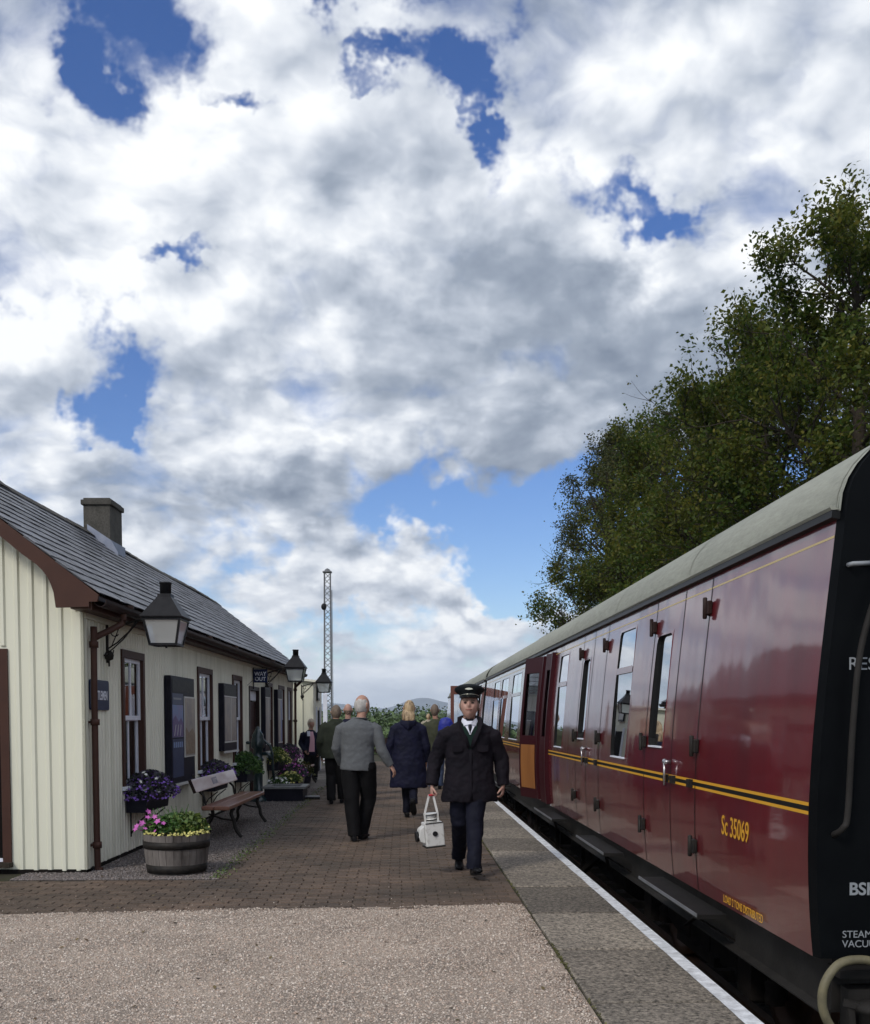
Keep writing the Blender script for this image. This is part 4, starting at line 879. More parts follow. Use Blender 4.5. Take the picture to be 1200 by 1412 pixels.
c1=coach('maroon coach nearest the camera with open doors and yellow lining',4.75,19.45,
   [(3.95,4.62,1.12,2.29),(7.45,8.12,1.12,2.29),(12.25,13.6,1.12,2.29),(14.3,15.6,1.12,2.29),(16.0,17.25,1.12,2.29)],
   [(2.72,3.20),(5.98,6.42)],[(8.62,9.46)],[(1.87,2.49),(3.29,None),(5.17,5.86),(6.50,None)],[1.87,2.49,3.29,5.17,5.86,6.50,8.60,10.5,11.2,17.9,18.7])
# lettering on the side and end
text('fleet_number','Sc 35069',.165,M['yellow'],c1,(SX(.80)-.004,1.30,.785),(R(90),0,R(-90)),sx=.80,bold=.001,ext=.0005)
text('load_lettering','LOAD 2 TONS DISTRIBUTED',.066,M['yellow'],c1,(SX(.47)-.004,1.30,.37),(R(90),0,R(-90)),sx=.80,bold=.0,ext=.0005)
text('end_lettering','RES',.085,M['letter'],c1,(2.085-CX,-.053,1.705),(R(90),0,0),ext=.001)
text('end_lettering','BSK',.082,M['letter'],c1,(2.112-CX,-.053,.645),(R(90),0,0),ext=.001,bold=.002)
text('end_lettering','STEAM\nVACUUM',.048,M['letter'],c1,(2.085-CX,-.053,.44),(R(90),0,0),ext=.001)
h=MB(); h.tube([(2.20-CX,-.06,2.20),(2.08-CX,-.09,2.19),(2.075-CX,-.055,2.19)],.011,8); h.build('lamp_rail',M['letter'],c1)
h=MB(); h.stube([(2.32-CX,-.05,2.26),(2.26-CX,-.12,2.20),(2.19-CX,-.12,2.07),(2.115-CX,-.12,1.80),(2.085-CX,-.12,1.45),(2.07-CX,-.12,1.05),(2.05-CX,-.12,.97),(2.035-CX,-.05,.93)],.015,10); h.build('end_handrail',M['sole'],c1)
h=MB(); h.stube([(2.30-CX,-.16,.28),(2.2-CX,-.18,.345),(2.1-CX,-.2,.37),(2.0-CX,-.22,.355),(1.93-CX,-.24,.28),(1.915-CX,-.24,.19),(1.94-CX,-.24,.10),(2.0-CX,-.24,.02),(2.1-CX,-.22,-.08),(2.25-CX,-.2,-.12)],.021,12); h.build('brake_hose',M['hose'],c1)
h=MB(); h.lathe([(.0,-.35),(.055,-.35),(.06,.10),(.075,.11),(.075,.13),(.05,.15),(0,.16)],(2.17-CX,-.2,.02),16); h.bar((2.05-CX,-.16,.16),(2.17-CX,-.2,.14),.03); h.bar((2.08-CX,-.16,.15),(2.10-CX,-.2,-.2),.03); h.build('coupling_pipe',M['sole'],c1)
for a,b in ((1.30,2.80),(4.15,5.55),(7.25,8.85),(13.5,14.8)):
    h=MB(); h.box((1.79-CX,a,.262),(1.97-CX,b,.290)); h.box((1.79-CX,a,.291),(1.80-CX,b,.296),0)
    h.build('footboard',M['stepw'],c1)
    h=MB(); h.box((1.783-CX,a,.276),(1.7895-CX,b,.297)); h.build('footboard_highlight',M['mast'],c1)  # pale strip painted as the thin highlight along the front of the board
    h=MB()
    for yb in (a+.15,b-.15): h.bar((1.82-CX,yb,.255),(2.1-CX,yb,.08),.04,.012)
    h.bar((1.84-CX,a+.15,.255),(2.1-CX,b-.15,-.05),.03,.01); h.build('footboard_bracket',M['under'],c1)
def leaf(parent,hy,angd,wdt=.64,near=False,inner=None):
    # door leaf hinged at local y=hy; angd = direction of the leaf measured from +y towards -x
    e_=thing('open_door',None,None,(SX(1.0),hy,0),0); e_.parent=parent; e_.rotation_euler=(0,0,R(angd))
    for k_ in ('label','category'):
        if k_ in e_: del e_[k_]
    def sheet_(x,m,nm,rects):
        w=MB()
        for (a,b,c,d) in rects:
            k=8
            for i in range(k):
                z0=c+(d-c)*i/k; z1=c+(d-c)*(i+1)/k
                w.add([(SX(z0)-SX(1.)+x,a,z0),(SX(z1)-SX(1.)+x,a,z1),(SX(z1)-SX(1.)+x,b,z1),(SX(z0)-SX(1.)+x,b,z0)],[(0,1,2,3)])
        return w.build(nm,m,e_,fixn=False)
    W_=wdt; rects=[(0,W_,.36,1.25),(0,W_,2.14,2.36),(0,.09,1.25,2.14),(W_-.09,W_,1.25,2.14)]
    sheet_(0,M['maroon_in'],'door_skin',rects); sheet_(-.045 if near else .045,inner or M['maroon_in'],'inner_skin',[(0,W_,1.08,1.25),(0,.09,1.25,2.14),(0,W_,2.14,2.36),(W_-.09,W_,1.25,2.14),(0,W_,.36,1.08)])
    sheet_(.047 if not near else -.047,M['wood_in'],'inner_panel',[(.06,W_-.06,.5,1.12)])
    sx_=.045 if not near else -.045
    for a in (0,W_):
        w=MB(); k=10
        for i in range(k):
            z0=.36+2.*i/k; z1=.36+2.*(i+1)/k; o0=SX(z0)-SX(1.); o1=SX(z1)-SX(1.); w.add([(o0,a,z0),(o1,a,z1),(o1+sx_,a,z1),(o0+sx_,a,z0)],[(0,1,2,3)])
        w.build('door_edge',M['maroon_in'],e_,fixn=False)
    g=MB(); g.add([(SX(1.25)-SX(1.)+sx_/2,.08,1.24),(SX(2.14)-SX(1.)+sx_/2,.08,2.15),(SX(2.14)-SX(1.)+sx_/2,W_-.08,2.15),(SX(1.25)-SX(1.)+sx_/2,W_-.08,1.24)],[(0,1,2,3)]); g.build('pane',M['cglass'],e_,fixn=False)
    return e_
leaf(c1,9.47,16,.62,near=True)
leaf(c1,8.62,9,.40)
for yb in (8.615,9.02,9.44):
    h=MB()
    k=8
    for i in range(k):
        z0=.36+2.*i/k; z1=.36+2.*(i+1)/k; h.add([(SX(z0)-.05,yb-.03,z0),(SX(z1)-.05,yb-.03,z1),(SX(z1)-.05,yb+.03,z1),(SX(z0)-.05,yb+.03,z0),(SX(z0)+.05,yb-.03,z0),(SX(z1)+.05,yb-.03,z1),(SX(z1)+.05,yb+.03,z1),(SX(z0)+.05,yb+.03,z0)],[(0,1,2,3),(0,4,5,1),(2,6,7,3)])
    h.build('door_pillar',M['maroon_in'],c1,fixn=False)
c2=coach('second maroon coach beyond, seen end on past the nearest one, with a door standing open',24.75,19.5,
   [(4.0,5.3,1.12,2.29),(7.,8.3,1.12,2.29),(10,11.3,1.12,2.29),(13,14.3,1.12,2.29)],[(2.2,2.6)],[(1.0,1.66)],[(3.0,None)],[2.1,2.9,6.2])
leaf(c2,1.66,88,.66,near=True,inner=M['dwood'])
# ------------------------------------------------------------------ plants
def pts_ell(n,c,r,shell=.35,dome=True):
    d=rng.normal(size=(n,3)); d/=np.linalg.norm(d,axis=1)[:,None]
    if dome: d[:,2]=np.abs(d[:,2])*1.0-.12
    return np.array(c)+d*np.array(r)*(shell+(1-shell)*rng.random(n)**.5)[:,None]
def petals(name,P,size,m,parent,k=5):
    V=[];F=[]
    for p in P:
        nrm=Vector((rng.normal()*.5+.1,-.6+rng.normal()*.4,.8)).normalized(); a=nrm.orthogonal().normalized(); b=nrm.cross(a); s=size*(.7+.6*rng.random()); o=len(V); V.append(tuple(Vector(p)-nrm*s*.3)); 
        for j in range(2*k):
            th=math.pi*j/k; rr=s*(1 if j%2 else .55); V.append(tuple(Vector(p)+a*rr*math.cos(th)+b*rr*math.sin(th)))
        for j in range(2*k): F.append((o,o+1+j,o+1+(j+1)%(2*k)))
    o=npmesh(name,np.array(V),np.array(F),m,parent)
    if len(P)>1: o['kind']='stuff'
    return o
def flowerbox(label,u,wd,z,leafm,flm,nleaf=1500,h=.30,grp=True,dep=.24,fz=None,brk=True,fl2=None,x0=.02):
    t=thing('window_box',label,'flower box',BL(x0,u,z),RZ,'flower boxes under the station windows')
    b=MB(); b.prism([(0,-.0),(.0,.22),(dep,.22),(dep-.03,0)],-wd/2,wd/2,'y'); b.build('trough',M['board'],t)
    if brk:
        b=MB()
        for s_ in (-1,1): b.tube([(0,s_*wd*.32,-.25),(.08,s_*wd*.32,-.12),(dep-.02,s_*wd*.32,-.01)],.008,6); b.tube([(0,s_*wd*.32,-.28),(0,s_*wd*.32,0)],.008,6)
        b.build('bracket',M['iron'],t)
    P=np.concatenate([pts_ell(nleaf*3//4,(dep/2,0,.22),(.23,wd*.56,h)),pts_ell(nleaf//3,(dep/2,0,.17),(.32,wd*.68,h*1.15),.6)]); leafmesh('foliage',P,.045,leafm,t)
    if flm is not None: petals('flowers',pts_ell(260,(dep/2+.02,0,.17),(.30,wd*.68,h*1.05),.75),.017,flm,t)
    if fl2 is not None:
        for q in pts_ell(12,(dep/2,-wd*.3,.25),(.2,.2,h),.8): petals('pale_flower',q[None],.026,fl2,t)
    return t
flowerbox('purple trailing lobelia in a black window box at the nearest station window',1.75,.95,.46,M['leafp'],M['purple'],2400,.26,fl2=M['whitep'])
flowerbox('purple lobelia box under the second window, behind the near bench',5.3,.9,.44,M['leafp'],M['purple'],2000,.26)
flowerbox('leafy green plant box between the second notice board and the water pump',7.75,.75,.42,M['leaf3'],None,2000,.34)
flowerbox('bushy yellow green plant box under the window past the doorway',11.3,.85,.44,M['leaf5'],M['yellowp'],1600,.30)
flowerbox('reddish purple plant box at the far end of the station wall',13.2,1.5,.45,M['leafp'],M['magenta'],1800,.32)
def tub(label,loc,r=.31,h=.385):
    t=thing('half_barrel_planter',label,'planter',loc)
    b=MB(); ns=26
    for i in range(ns): # staves
        a0=2*math.pi*i/ns+.006; a1=2*math.pi*(i+1)/ns-.006; vs=[]
        jit=random.uniform(-.006,.004)
        for zz,rr in ((0,r*.86),(h*.25,r*.93),(h*.5,r*.975),(h*.75,r*.995),(h+jit,r)):
            for a in (a0,a1):
                vs.append((rr*math.cos(a),rr*math.sin(a),zz)); 
            for a in (a1,a0): vs.append(((rr-.022)*math.cos(a),(rr-.022)*math.sin(a),zz))
        fs=[]
        for k in range(4):
            for j in range(4): fs.append((4*k+j,4*k+(j+1)%4,4*k+4+(j+1)%4,4*k+4+j))
        fs.append((16,17,18,19)); b.add(vs,fs)
    b.build('staves',M['barrel'],t)
    b=MB()
    for z0,z1,ra,rb in ((.02,.10,.872,.905),(h*.66,h*.66+.07,.985,.996)):
        b.lathe([(r*ra+.002,z0),(r*ra+.009,z0),(r*rb+.009,z1),(r*rb+.002,z1)],(0,0,0),52)
    b.build('hoop',M['iron'],t)
    b=MB(); b.lathe([(0,h-.05),(r-.03,h-.06)],(0,0,0),24); b.build('soil',M['soil'],t)
    return t
tb=tub('weathered grey half barrel planted with pink petunias and yellow flowers near the gable corner',(-2.17,9.82,0))
leafmesh('foliage',pts_ell(1500,(-.02,0,.42),(.30,.26,.17),.2),.05,M['leaf3'],tb,up=.3)
leafmesh('yellow_green_foliage',pts_ell(900,(.10,0,.42),(.22,.24,.19),.2),.05,M['leaf5'],tb,up=.3)
st=MB()
for i in range(16):
    a=rng.random()*6.28; rr=.18*rng.random(); p=Vector((rr*math.cos(a)+.03,rr*math.sin(a),.4)); q=p+Vector((rng.normal()*.05,rng.normal()*.05,.20+.06*rng.random())); st.tube([p,(p+q)/2+Vector((.01,0,0)),q],.004,5)
st.build('stems',M['leaf3'],tb)
for q in np.array([(-.29,-.15,.50),(-.25,-.20,.45),(-.16,-.20,.56),(-.13,-.22,.52),(-.27,-.02,.54),(-.31,-.1,.42),(-.08,-.2,.50),(-.20,-.24,.49),(-.33,-.05,.47),(-.15,-.24,.43),(-.24,-.1,.6),(-.34,-.16,.47),(-.36,-.12,.44)]): petals('pink_flower',q[None],.030,M['magenta'],tb)
ang_=np.linspace(3.6,6.2,85); petals('yellow_flowers',np.stack([.30*np.cos(ang_)+.01*rng.normal(size=85),.30*np.sin(ang_)+.01*rng.normal(size=85),.385+.035*rng.random(85)],1),.014,M['yellowp'],tb)
petals('stray_yellow_flowers',pts_ell(40,(.1,0,.42),(.24,.24,.10),.8),.012,M['yellowp'],tb)
# far pots behind the trough
for i,(x,y,r,h,lm,fm,lb,nl,fh) in enumerate([(-2.38,19.7,.17,.22,M['leaf3'],M['whitep'],'small pot of white flowers just behind the black trough',500,.2),(-2.25,20.6,.20,.24,M['leaf5'],M['yellowp'],'pot of yellow green flowers behind the white flowered pot',600,.22),(-2.30,21.6,.26,.30,M['leafp'],M['magenta'],'dark pot of reddish purple plants beside the far bench',900,.30),(-2.2,22.3,.24,.30,M['leaf2'],None,'dark leafy pot plant nearest the legs of the far bench',800,.34)]):
    t=thing('flower_pot',lb,'flower pot',(x,y,0),0,'flower pots beyond the trough'); b=MB(); b.lathe([(0,0),(r*.75,0),(r,h),(r-.02,h),(r-.03,h-.03),(0,h-.03)],(0,0,0),20); b.build('pot',M['board'] if i%2 else M['barrel'],t)
    leafmesh('foliage',pts_ell(nl,(0,0,h),(r*1.3,r*1.3,fh),.2),.05,lm,t)
    if fm: petals('flowers',pts_ell(60,(0,0,h),(r*1.3,r*1.3,fh),.85),.03,fm,t)
# ------------------------------------------------------------------ benches
def bench(plate=True):
    t=thing('park_bench','','bench',(0,0,0),0,'wooden platform benches with black iron legs')
    Lb=1.32
    s=MB(); 
    for k,(xa,xb) in enumerate(((-.17,-.03),(-.024,.165))): s.box((xa,-Lb,.375+.0*k),(xb,Lb,.425))
    o=s.build('seat',M['bench'],t); md=o.modifiers.new('b','BEVEL'); md.width=.012; md.segments=2
    s=MB(); s.box((-.018,-Lb,-.085),(.018,Lb,.085)); o=s.build('backrest',M['benchback'],t,loc=(-.275,0,.665),rot=(0,R(-22),0)); md=o.modifiers.new('b','BEVEL'); md.width=.008; md.segments=2
    e_=MB(); e_.box((-.019,-Lb-.004,-.086),(.019,-Lb-.0005,.086)); e_.build('end_grain',M['dkbrown'],o)
    if plate: 
        p_=MB(); p_.box((.0185,-.28,-.045),(.022,.02,.045)); p_.build('carved_plaque',mat('worn_plaque',(.10,.11,.17),.5,(.45,.38,.38),38,lo=.45,hi=.55),o)
    for y in (-.95,.95):
        f=MB()
        f.stube([(.14,y,.37),(.12,y,.30),(.155,y,.21),(.17,y,.12),(.225,y,.035),(.25,y,.01)],.023,8); f.stube([(-.12,y,.37),(-.11,y,.28),(-.16,y,.18),(-.155,y,.09),(-.20,y,.01)],.022,8)
        f.tube([(-.16,y,.30),(0,y,.24),(.15,y,.22)],.012,6); f.stube([(-.15,y,.36),(-.20,y,.42),(-.22,y,.52),(-.285,y,.60),(-.34,y,.76),(-.36,y,.78)],.016,8); f.bar((-.18,y,.36),(.17,y,.36),.03,.02)
        f.build('leg',M['iron'],t)
    return t
b1=bench(); b1['label']='nearest bench with a worn pale backrest, against the cream wall beside the barrel'; b1.location=(-2.22,13.65,0); b1.rotation_euler=(0,0,RZ)
b2=copy_tree(b1); b2['label']='far bench in front of the woman in the pink shirt'; b2.location=(-2.28,22.9,0)
# ------------------------------------------------------------------ water pump, trough, ground bits
pm=thing('water_pump','dark green cast iron hand pump standing by the station doorway','water pump',(-2.60,18.45,0))
b=MB(); b.lathe([(.16,0),(.16,.05),(.12,.07),(.10,.12),(.105,.16),(.085,.18),(.085,.72),(.11,.74),(.11,.77),(.085,.79),(.085,.95),(.115,.97),(.12,1.0),(.12,1.12),(.10,1.16),(.11,1.19),(.07,1.25),(.05,1.30),(.03,1.31),(.035,1.34),(.0,1.36)],(0,0,0),20); b.build('column',M['green'],pm)
b=MB(); b.tube([(.08,0,.86),(.18,-.02,.86),(.22,-.02,.83),(.22,-.02,.76)],.032,10); b.build('spout',M['green'],pm)
b=MB(); b.tube([(-.10,0,1.08),(0,0,1.12),(.12,.0,1.10),(.22,.02,1.0),(.26,.03,.85),(.27,.03,.55),(.29,.03,.38)],.022,8); b.blob((-.17,0,1.06),(.05,.03,.03),8,6); b.build('handle',M['green'],pm)
tg=thing('stone_trough','low black water trough with a pale worn rim beside the pump','trough',(-2.13,18.85,0))
b=MB(); b.box((-.36,-.42,0),(.34,.42,.225)); b.build('basin',M['board'],tg)
b=MB(); b.box((-.40,-.46,.226),(.39,-.32,.262)); b.box((-.40,.32,.226),(.39,.46,.262)); b.box((-.40,-.3195,.226),(-.28,.3195,.262)); b.box((.27,-.3195,.226),(.39,.3195,.262)); b.build('rim',mat('worn_stone',(.22,.23,.22),.6,(.12,.12,.12),8),tg)
b=MB(); b.box((-.279,-.319,.20),(.269,.319,.235)); b.build('water',M['glass'],tg)
db=thing('boot_scraper','small dark iron boot scraper with a bright metal top on the gravel','boot scraper',(-1.68,18.9,0))
b=MB(); b.box((-.16,-.08,0),(.16,.08,.045)); b.build('tray',M['iron'],db); b=MB(); b.box((-.15,-.05,.046),(.15,.05,.062)); b.build('plate',M['steel'],db); b=MB(); b.tube([(-.2,0,.0),(-.2,0,.09),(-.12,0,.10)],.012,6); b.build('hook',M['iron'],db)
# ------------------------------------------------------------------ platform end fence with hedge
for nm,x0,x1 in (('left',-7,.2),('right',.75,1.7)):
    fn=thing('picket_fence','dark wooden fence %s of the gap at the far end of the platform'%nm,'fence',((x0+x1)/2,43.5,0)); w_=(x1-x0)/2
    b=MB(); k=int((x1-x0)/.14)
    for i in range(k): b.box((-w_+.14*i,-.01,.05),(-w_+.14*i+.095,.01,.72))
    b.build('pickets',M['dkbrown'],fn); b=MB(); b.box((-w_,.011,.55),(w_,.05,.63)); b.box((-w_,.011,.15),(w_,.05,.22)); b.build('rail',M['dkbrown'],fn)
    hg=leafmesh('clipped_hedge',np.stack([x0+(x1-x0)*rng.random(2600*int(x1-x0+1)//4),44.2+.5*rng.random(2600*int(x1-x0+1)//4),.1+.75*rng.random(2600*int(x1-x0+1)//4)],1),.10,M['leaf4'])
    tag(hg,'low pale green hedge just behind the dark fence, %s side'%nm,'hedge')
# ------------------------------------------------------------------ trees
def tree(name,label,x,y,h,r,leafm,nleaf,seed,base=.30,lsize=.088,z0=TB+.6,dens=1.,lean=0.,cat='tree',group='trees beyond the train'):
    rnd=random.Random(seed); t=thing(name,label,cat,(x,y,z0),0,group); H=h-z0
    b=MB(); tips=[]
    def grow(p,d,L_,rad,lev):
        n_=5 if lev<2 else 4; pts=[p]; rs=[rad]; q=p.copy(); dd=d.copy()
        for i in range(n_):
            dd=(dd+Vector((rnd.gauss(0,.12),rnd.gauss(0,.12),rnd.gauss(.05,.08)))).normalized(); q=q+dd*(L_/n_); pts.append(q.copy()); rs.append(rad*(1-.75*(i+1)/n_))
        b.loft(pts,[(a,a) for a in rs],7 if lev<1 else (5 if lev<2 else 3),(1,0,.1),False)
        if lev>=2:
            for a in pts[1:]: tips.append((a,lev,L_))
        if lev<3:
            nb=(0,7,6,0)[lev] if lev else 0
            nb={1:7,2:5}[lev] if lev in (1,2) else 0
            for k in range(nb):
                f=rnd.uniform(.25,1.0); i=min(int(f*n_),n_-1); pp=pts[i].lerp(pts[i+1],f*n_-i)
                axis=dd.orthogonal().normalized(); axis.rotate(Matrix.Rotation(rnd.uniform(0,6.28),3,dd)); nd_=(dd*.65+axis*.75+Vector((0,0,.12))).normalized()
                grow(pp,nd_,L_*rnd.uniform(.42,.62),rs[i]*.55+.004,lev+1)
    # trunk
    k=9; pts=[];
    for i in range(k+1): f=i/k; pts.append(Vector((lean*f*f+.12*math.sin(f*5+seed),.15*math.sin(f*4+seed*2),H*.94*f)))
    tr=.022*H; b.loft(pts,[(tr*(1-.85*i/k)+.01,)*2 for i in range(k+1)],10,(1,0,.1),False)
    nl=int(26*dens)
    for i in range(nl):
        f=base+(.96-base)*(i+rnd.random())/nl; a=i*2.4+rnd.uniform(-.5,.5); j=min(int(f*k),k-1); p=pts[j].lerp(pts[j+1],f*k-j)
        g_=(f-base)/(1-base); env=(math.sin(math.pi*min(1,(g_*.80+.16)))**.75)
        up=.35+.75*g_; grow(p,Vector((math.cos(a),math.sin(a),up)).normalized(),r*env*1.05,tr*.38*(1-.6*f),1)
    b.build('trunk',M['bark'],t,fixn=False)
    T=np.array([[*q[0]] for q in tips]); 
    # clumpy leaf distribution: weight each twig point
    nleaf=int(nleaf*2.1); wgt=np.array([max(.03,.45+1.9*mnoise.noise(Vector((q[0].x*1.0+seed,q[0].y*1.0,q[0].z*1.0)))) for q in tips]); wgt/=wgt.sum()
    ix=rng.choice(len(T),nleaf,p=wgt); P_=T[ix]+rng.normal(size=(nleaf,3))*np.array([.12,.12,.12])
    leafmesh('crown',P_,lsize,leafm,t,up=.15)
    return t
tree('deciduous_tree','dark leaved tree at the left end of the row beyond the train',8.2,40,12.9,2.0,M['leaf2'],13000,3,base=.28,lean=-.15)
tree('deciduous_tree','sparse dark tree second from the left end of the row beyond the train',8.2,36.0,12.0,2.1,M['leaf2'],11000,5,base=.25)
tree('deciduous_tree','greener tree in the middle of the row beyond the train',7.9,30.5,10.9,2.2,M['leaf'],16000,8,base=.22)
tree('deciduous_tree','yellowing tree right of the middle of the row beyond the train',8.0,26.0,10.3,2.3,M['leaf'],21000,11,base=.18)
tree('deciduous_tree','large green tree rising over the coach roof, second from the right edge',8.0,22.2,10.4,2.3,M['leaf'],24000,14,base=.15)
tree('deciduous_tree','tallest looking green tree at the right edge of the picture',8.2,18.6,10.9,2.5,M['leaf'],26000,17,base=.15)
tree('deciduous_tree','broad dark tree partly behind the right hand trees, farther from the train',11.5,27,11.0,3.0,M['leaf2'],6000,21,base=.15)
tree('deciduous_tree','lower green tree cut off by the right edge, nearest the camera',9.4,14.6,8.2,2.6,M['leaf'],24000,24,base=.15)
# low scrub behind the train, seen through the gaps
for i,(x,y,h,r,nl,lb) in enumerate([(7.3,37,7.4,2.2,12000,'leafy lower tree under the left trees, just over the coach roof'),(7.6,28,7.5,2.3,12000,'leafy lower tree under the middle of the row, just over the coach roof')]):
    tree('understorey_tree',lb,x,y,h,r,M['leaf'],nl,40+i,base=.2,lsize=.10)
# trees behind the station (seen reflected in the coach side)
tree('conifer_tree','dark tree behind the station, seen reflected in the coach side',-17,27,9.,3.0,M['leaf2'],7000,31,base=.1,lsize=.2,group='trees behind the station')
tree('conifer_tree','tall dark tree beyond the station roof, seen reflected in the coach windows',-22,44,11.,3.4,M['leaf2'],7000,33,base=.1,lsize=.2,group='trees behind the station')
def woods(name,label,segs,m,seed,n,size):
    r_=np.random.default_rng(seed); P_=[]
    for _ in range(n):
        x0,x1,y,h,hz=segs[r_.integers(len(segs))]; cx_=x0+(x1-x0)*r_.random(); cy_=y+r_.random()*12; rr=h*(.35+.3*r_.random()); hh=h*(.55+.6*r_.random())
        k=90; d=r_.normal(size=(k,3)); d/=np.linalg.norm(d,axis=1)[:,None]; d[:,2]=np.abs(d[:,2]); P_.append(np.array([cx_,cy_,hz])+d*np.array([rr,rr,hh])*(.75+.3*r_.random((k,1))))
    return tag(leafmesh(name,np.concatenate(P_),size,m,up=.5,aspect=.9),label,'woodland',kind='stuff')
woods('distant_woodland','band of distant green trees on the horizon beyond the platform',[(-60,40,150,4.4,-1.2),(-90,60,190,5.0,-1.2),(-120,90,240,6.0,-1.2),(-30,20,115,2.9,-1.2)],M['leaf4'],5,900,.55)
woods('near_scrub','rounded green bushes past the end of the platform',[(-16,8,62,1.9,-1.),(-20,14,82,2.5,-1.)],M['leaf4'],9,150,.30)
woods('left_scrub','bushes in the distance left of the station building',[(-60,-22,20,5,-1.),(-60,-25,50,6,-1.),(-60,-20,80,6,-1.)],M['leaf4'],12,150,.7)
# hills
hm=MB(); nx,ny=260,14; vs=[]
for j in range(ny):
    for i in range(nx):
        x=-3500+7000*i/(nx-1); y=4200+j*170; u_=(x)/4200.
        prof_=34+44*math.exp(-((u_-.022)/.030)**2)+40*math.exp(-((u_-.10)/.05)**2)+22*math.exp(-((u_+.075)/.035)**2)+30*math.exp(-((u_+.3)/.2)**2)
        z=-30+(prof_*1.28+14*mnoise.noise(Vector((x*.0021,y*.002,0)))+5*mnoise.noise(Vector((x*.009,y*.006,0))))*math.sin(math.pi*min(1,(j+.6)/(ny*.62)/1.)) if j<ny*.9 else -30
        vs.append((x,y,z+30 if z>-30 else -1))
hm.add([(a,b,c if c>0 else -2) for a,b,c in vs],[(j*nx+i,j*nx+i+1,(j+1)*nx+i+1,(j+1)*nx+i) for j in range(ny-1) for i in range(nx-1)],0,True); struct('hills',hm,M['hill'],fixn=False)
# ------------------------------------------------------------------ people
ftex=bpy.data.textures.new('cloth_folds','CLOUDS'); ftex.noise_scale=.13; ftex.noise_depth=2
ftex2=bpy.data.textures.new('fine_folds','CLOUDS'); ftex2.noise_scale=.05; ftex2.noise_depth=2
def remesh(o,vox,smooth=3,disp=0.,tex=None,fac=.5):
    m=o.modifiers.new('remesh','REMESH'); m.mode='VOXEL'; m.voxel_size=vox; m.use_smooth_shade=True
    if smooth: s=o.modifiers.new('smooth','SMOOTH'); s.iterations=smooth; s.factor=fac
    if disp:
        d=o.modifiers.new('folds','DISPLACE'); d.texture=tex or ftex; d.strength=disp; d.mid_level=.5; d.texture_coords='LOCAL'
def headfn(fy):
    def g(d,cx_,cy_,cz_,s): # gaussian around a unit direction
        v=Vector((cx_,cy_,cz_)).normalized(); return math.exp(-((d-v).length/s)**2)
    def f(d,p):
        q=Vector((d.x,d.y*-fy,d.z)) # q.y negative = face side
        x,y,z=p
        t=max(0,-q.z)
        x*=1-.30*t**1.4; 
        fr=-q.y
        push=0; G_=1.3
        push+=.024*g(q,0,-1,-.10,.17)+.010*g(q,0,-1,.08,.13)+.009*g(q,0,-.80,-.72,.26)
        push-=.013*(g(q,.36,-.92,.13,.17)+g(q,-.36,-.92,.13,.17))
        push+=.006*(g(q,.33,-.9,.32,.2)+g(q,-.33,-.9,.32,.2))
        push+=.006*(g(q,.1,-.93,-.44,.12)+g(q,-.1,-.93,-.44,.12))-.005*g(q,0,-.95,-.39,.09)
        push+=.006*(g(q,.5,-.82,-.2,.2)+g(q,-.5,-.82,-.2,.2))
        y+=push*fy*G_
        if fr>0: y*=1-.06*fr
        return Vector((x,y,z))
    return f
def hand(mb,w,d,s,n,curl=.5,sc=1.,spread=.06):
    # w wrist, d along the fingers, s towards the thumb side, n palm normal (curl direction)
    w=Vector(w); d=Vector(d).normalized(); s=Vector(s); s=(s-d*s.dot(d)).normalized(); n=d.cross(s) if Vector(n).dot(d.cross(s))>0 else -d.cross(s)
    k=sc
    mb.loft([w-d*.03*k,w,w+d*.03*k,w+d*.065*k,w+d*.092*k],[(.024*k,.019*k),(.026*k,.018*k),(.036*k,.016*k),(.040*k,.015*k),(.037*k,.012*k)],12,tuple(s))
    for i,(off,ln) in enumerate(((.029,.074),(.0095,.084),(-.010,.078),(-.029,.062))):
        p=w+d*.085*k+s*off*k; a=0; pts=[p-d*.02*k]; q=p; pts.append(q); dd=d+s*(off*spread*10)
        for seg,fr in enumerate((.45,.32,.23)):
            a+=curl*(1.1 if seg else .8); v=(dd*math.cos(a)+n*math.sin(a)).normalized(); q=q+v*ln*fr*k*1.05; pts.append(q)
        mb.loft(pts,[(.0085*k,)*2,(.0088*k,)*2,(.0082*k,)*2,(.0075*k,)*2,(.0055*k,)*2],8,tuple(s))
    p=w+d*.025*k+s*.028*k; v1=(d*.6+s*.75+n*.25).normalized(); v2=(d*.85+s*.25+n*.5).normalized()
    mb.loft([p-s*.012*k,p+v1*.03*k,p+v1*.045*k+v2*.02*k,p+v1*.045*k+v2*.048*k],[(.012*k,)*2,(.0115*k,)*2,(.0095*k,)*2,(.0065*k,)*2],8,tuple(n))
def interp(rings,z):
    rings=sorted(rings)
    for a,b in zip(rings,rings[1:]):
        if z<=b[0]:
            t=(z-a[0])/(b[0]-a[0]) if b[0]>a[0] else 0; return [a[i]+(b[i]-a[i])*t for i in range(1,5)]
    return list(rings[-1][1:5])
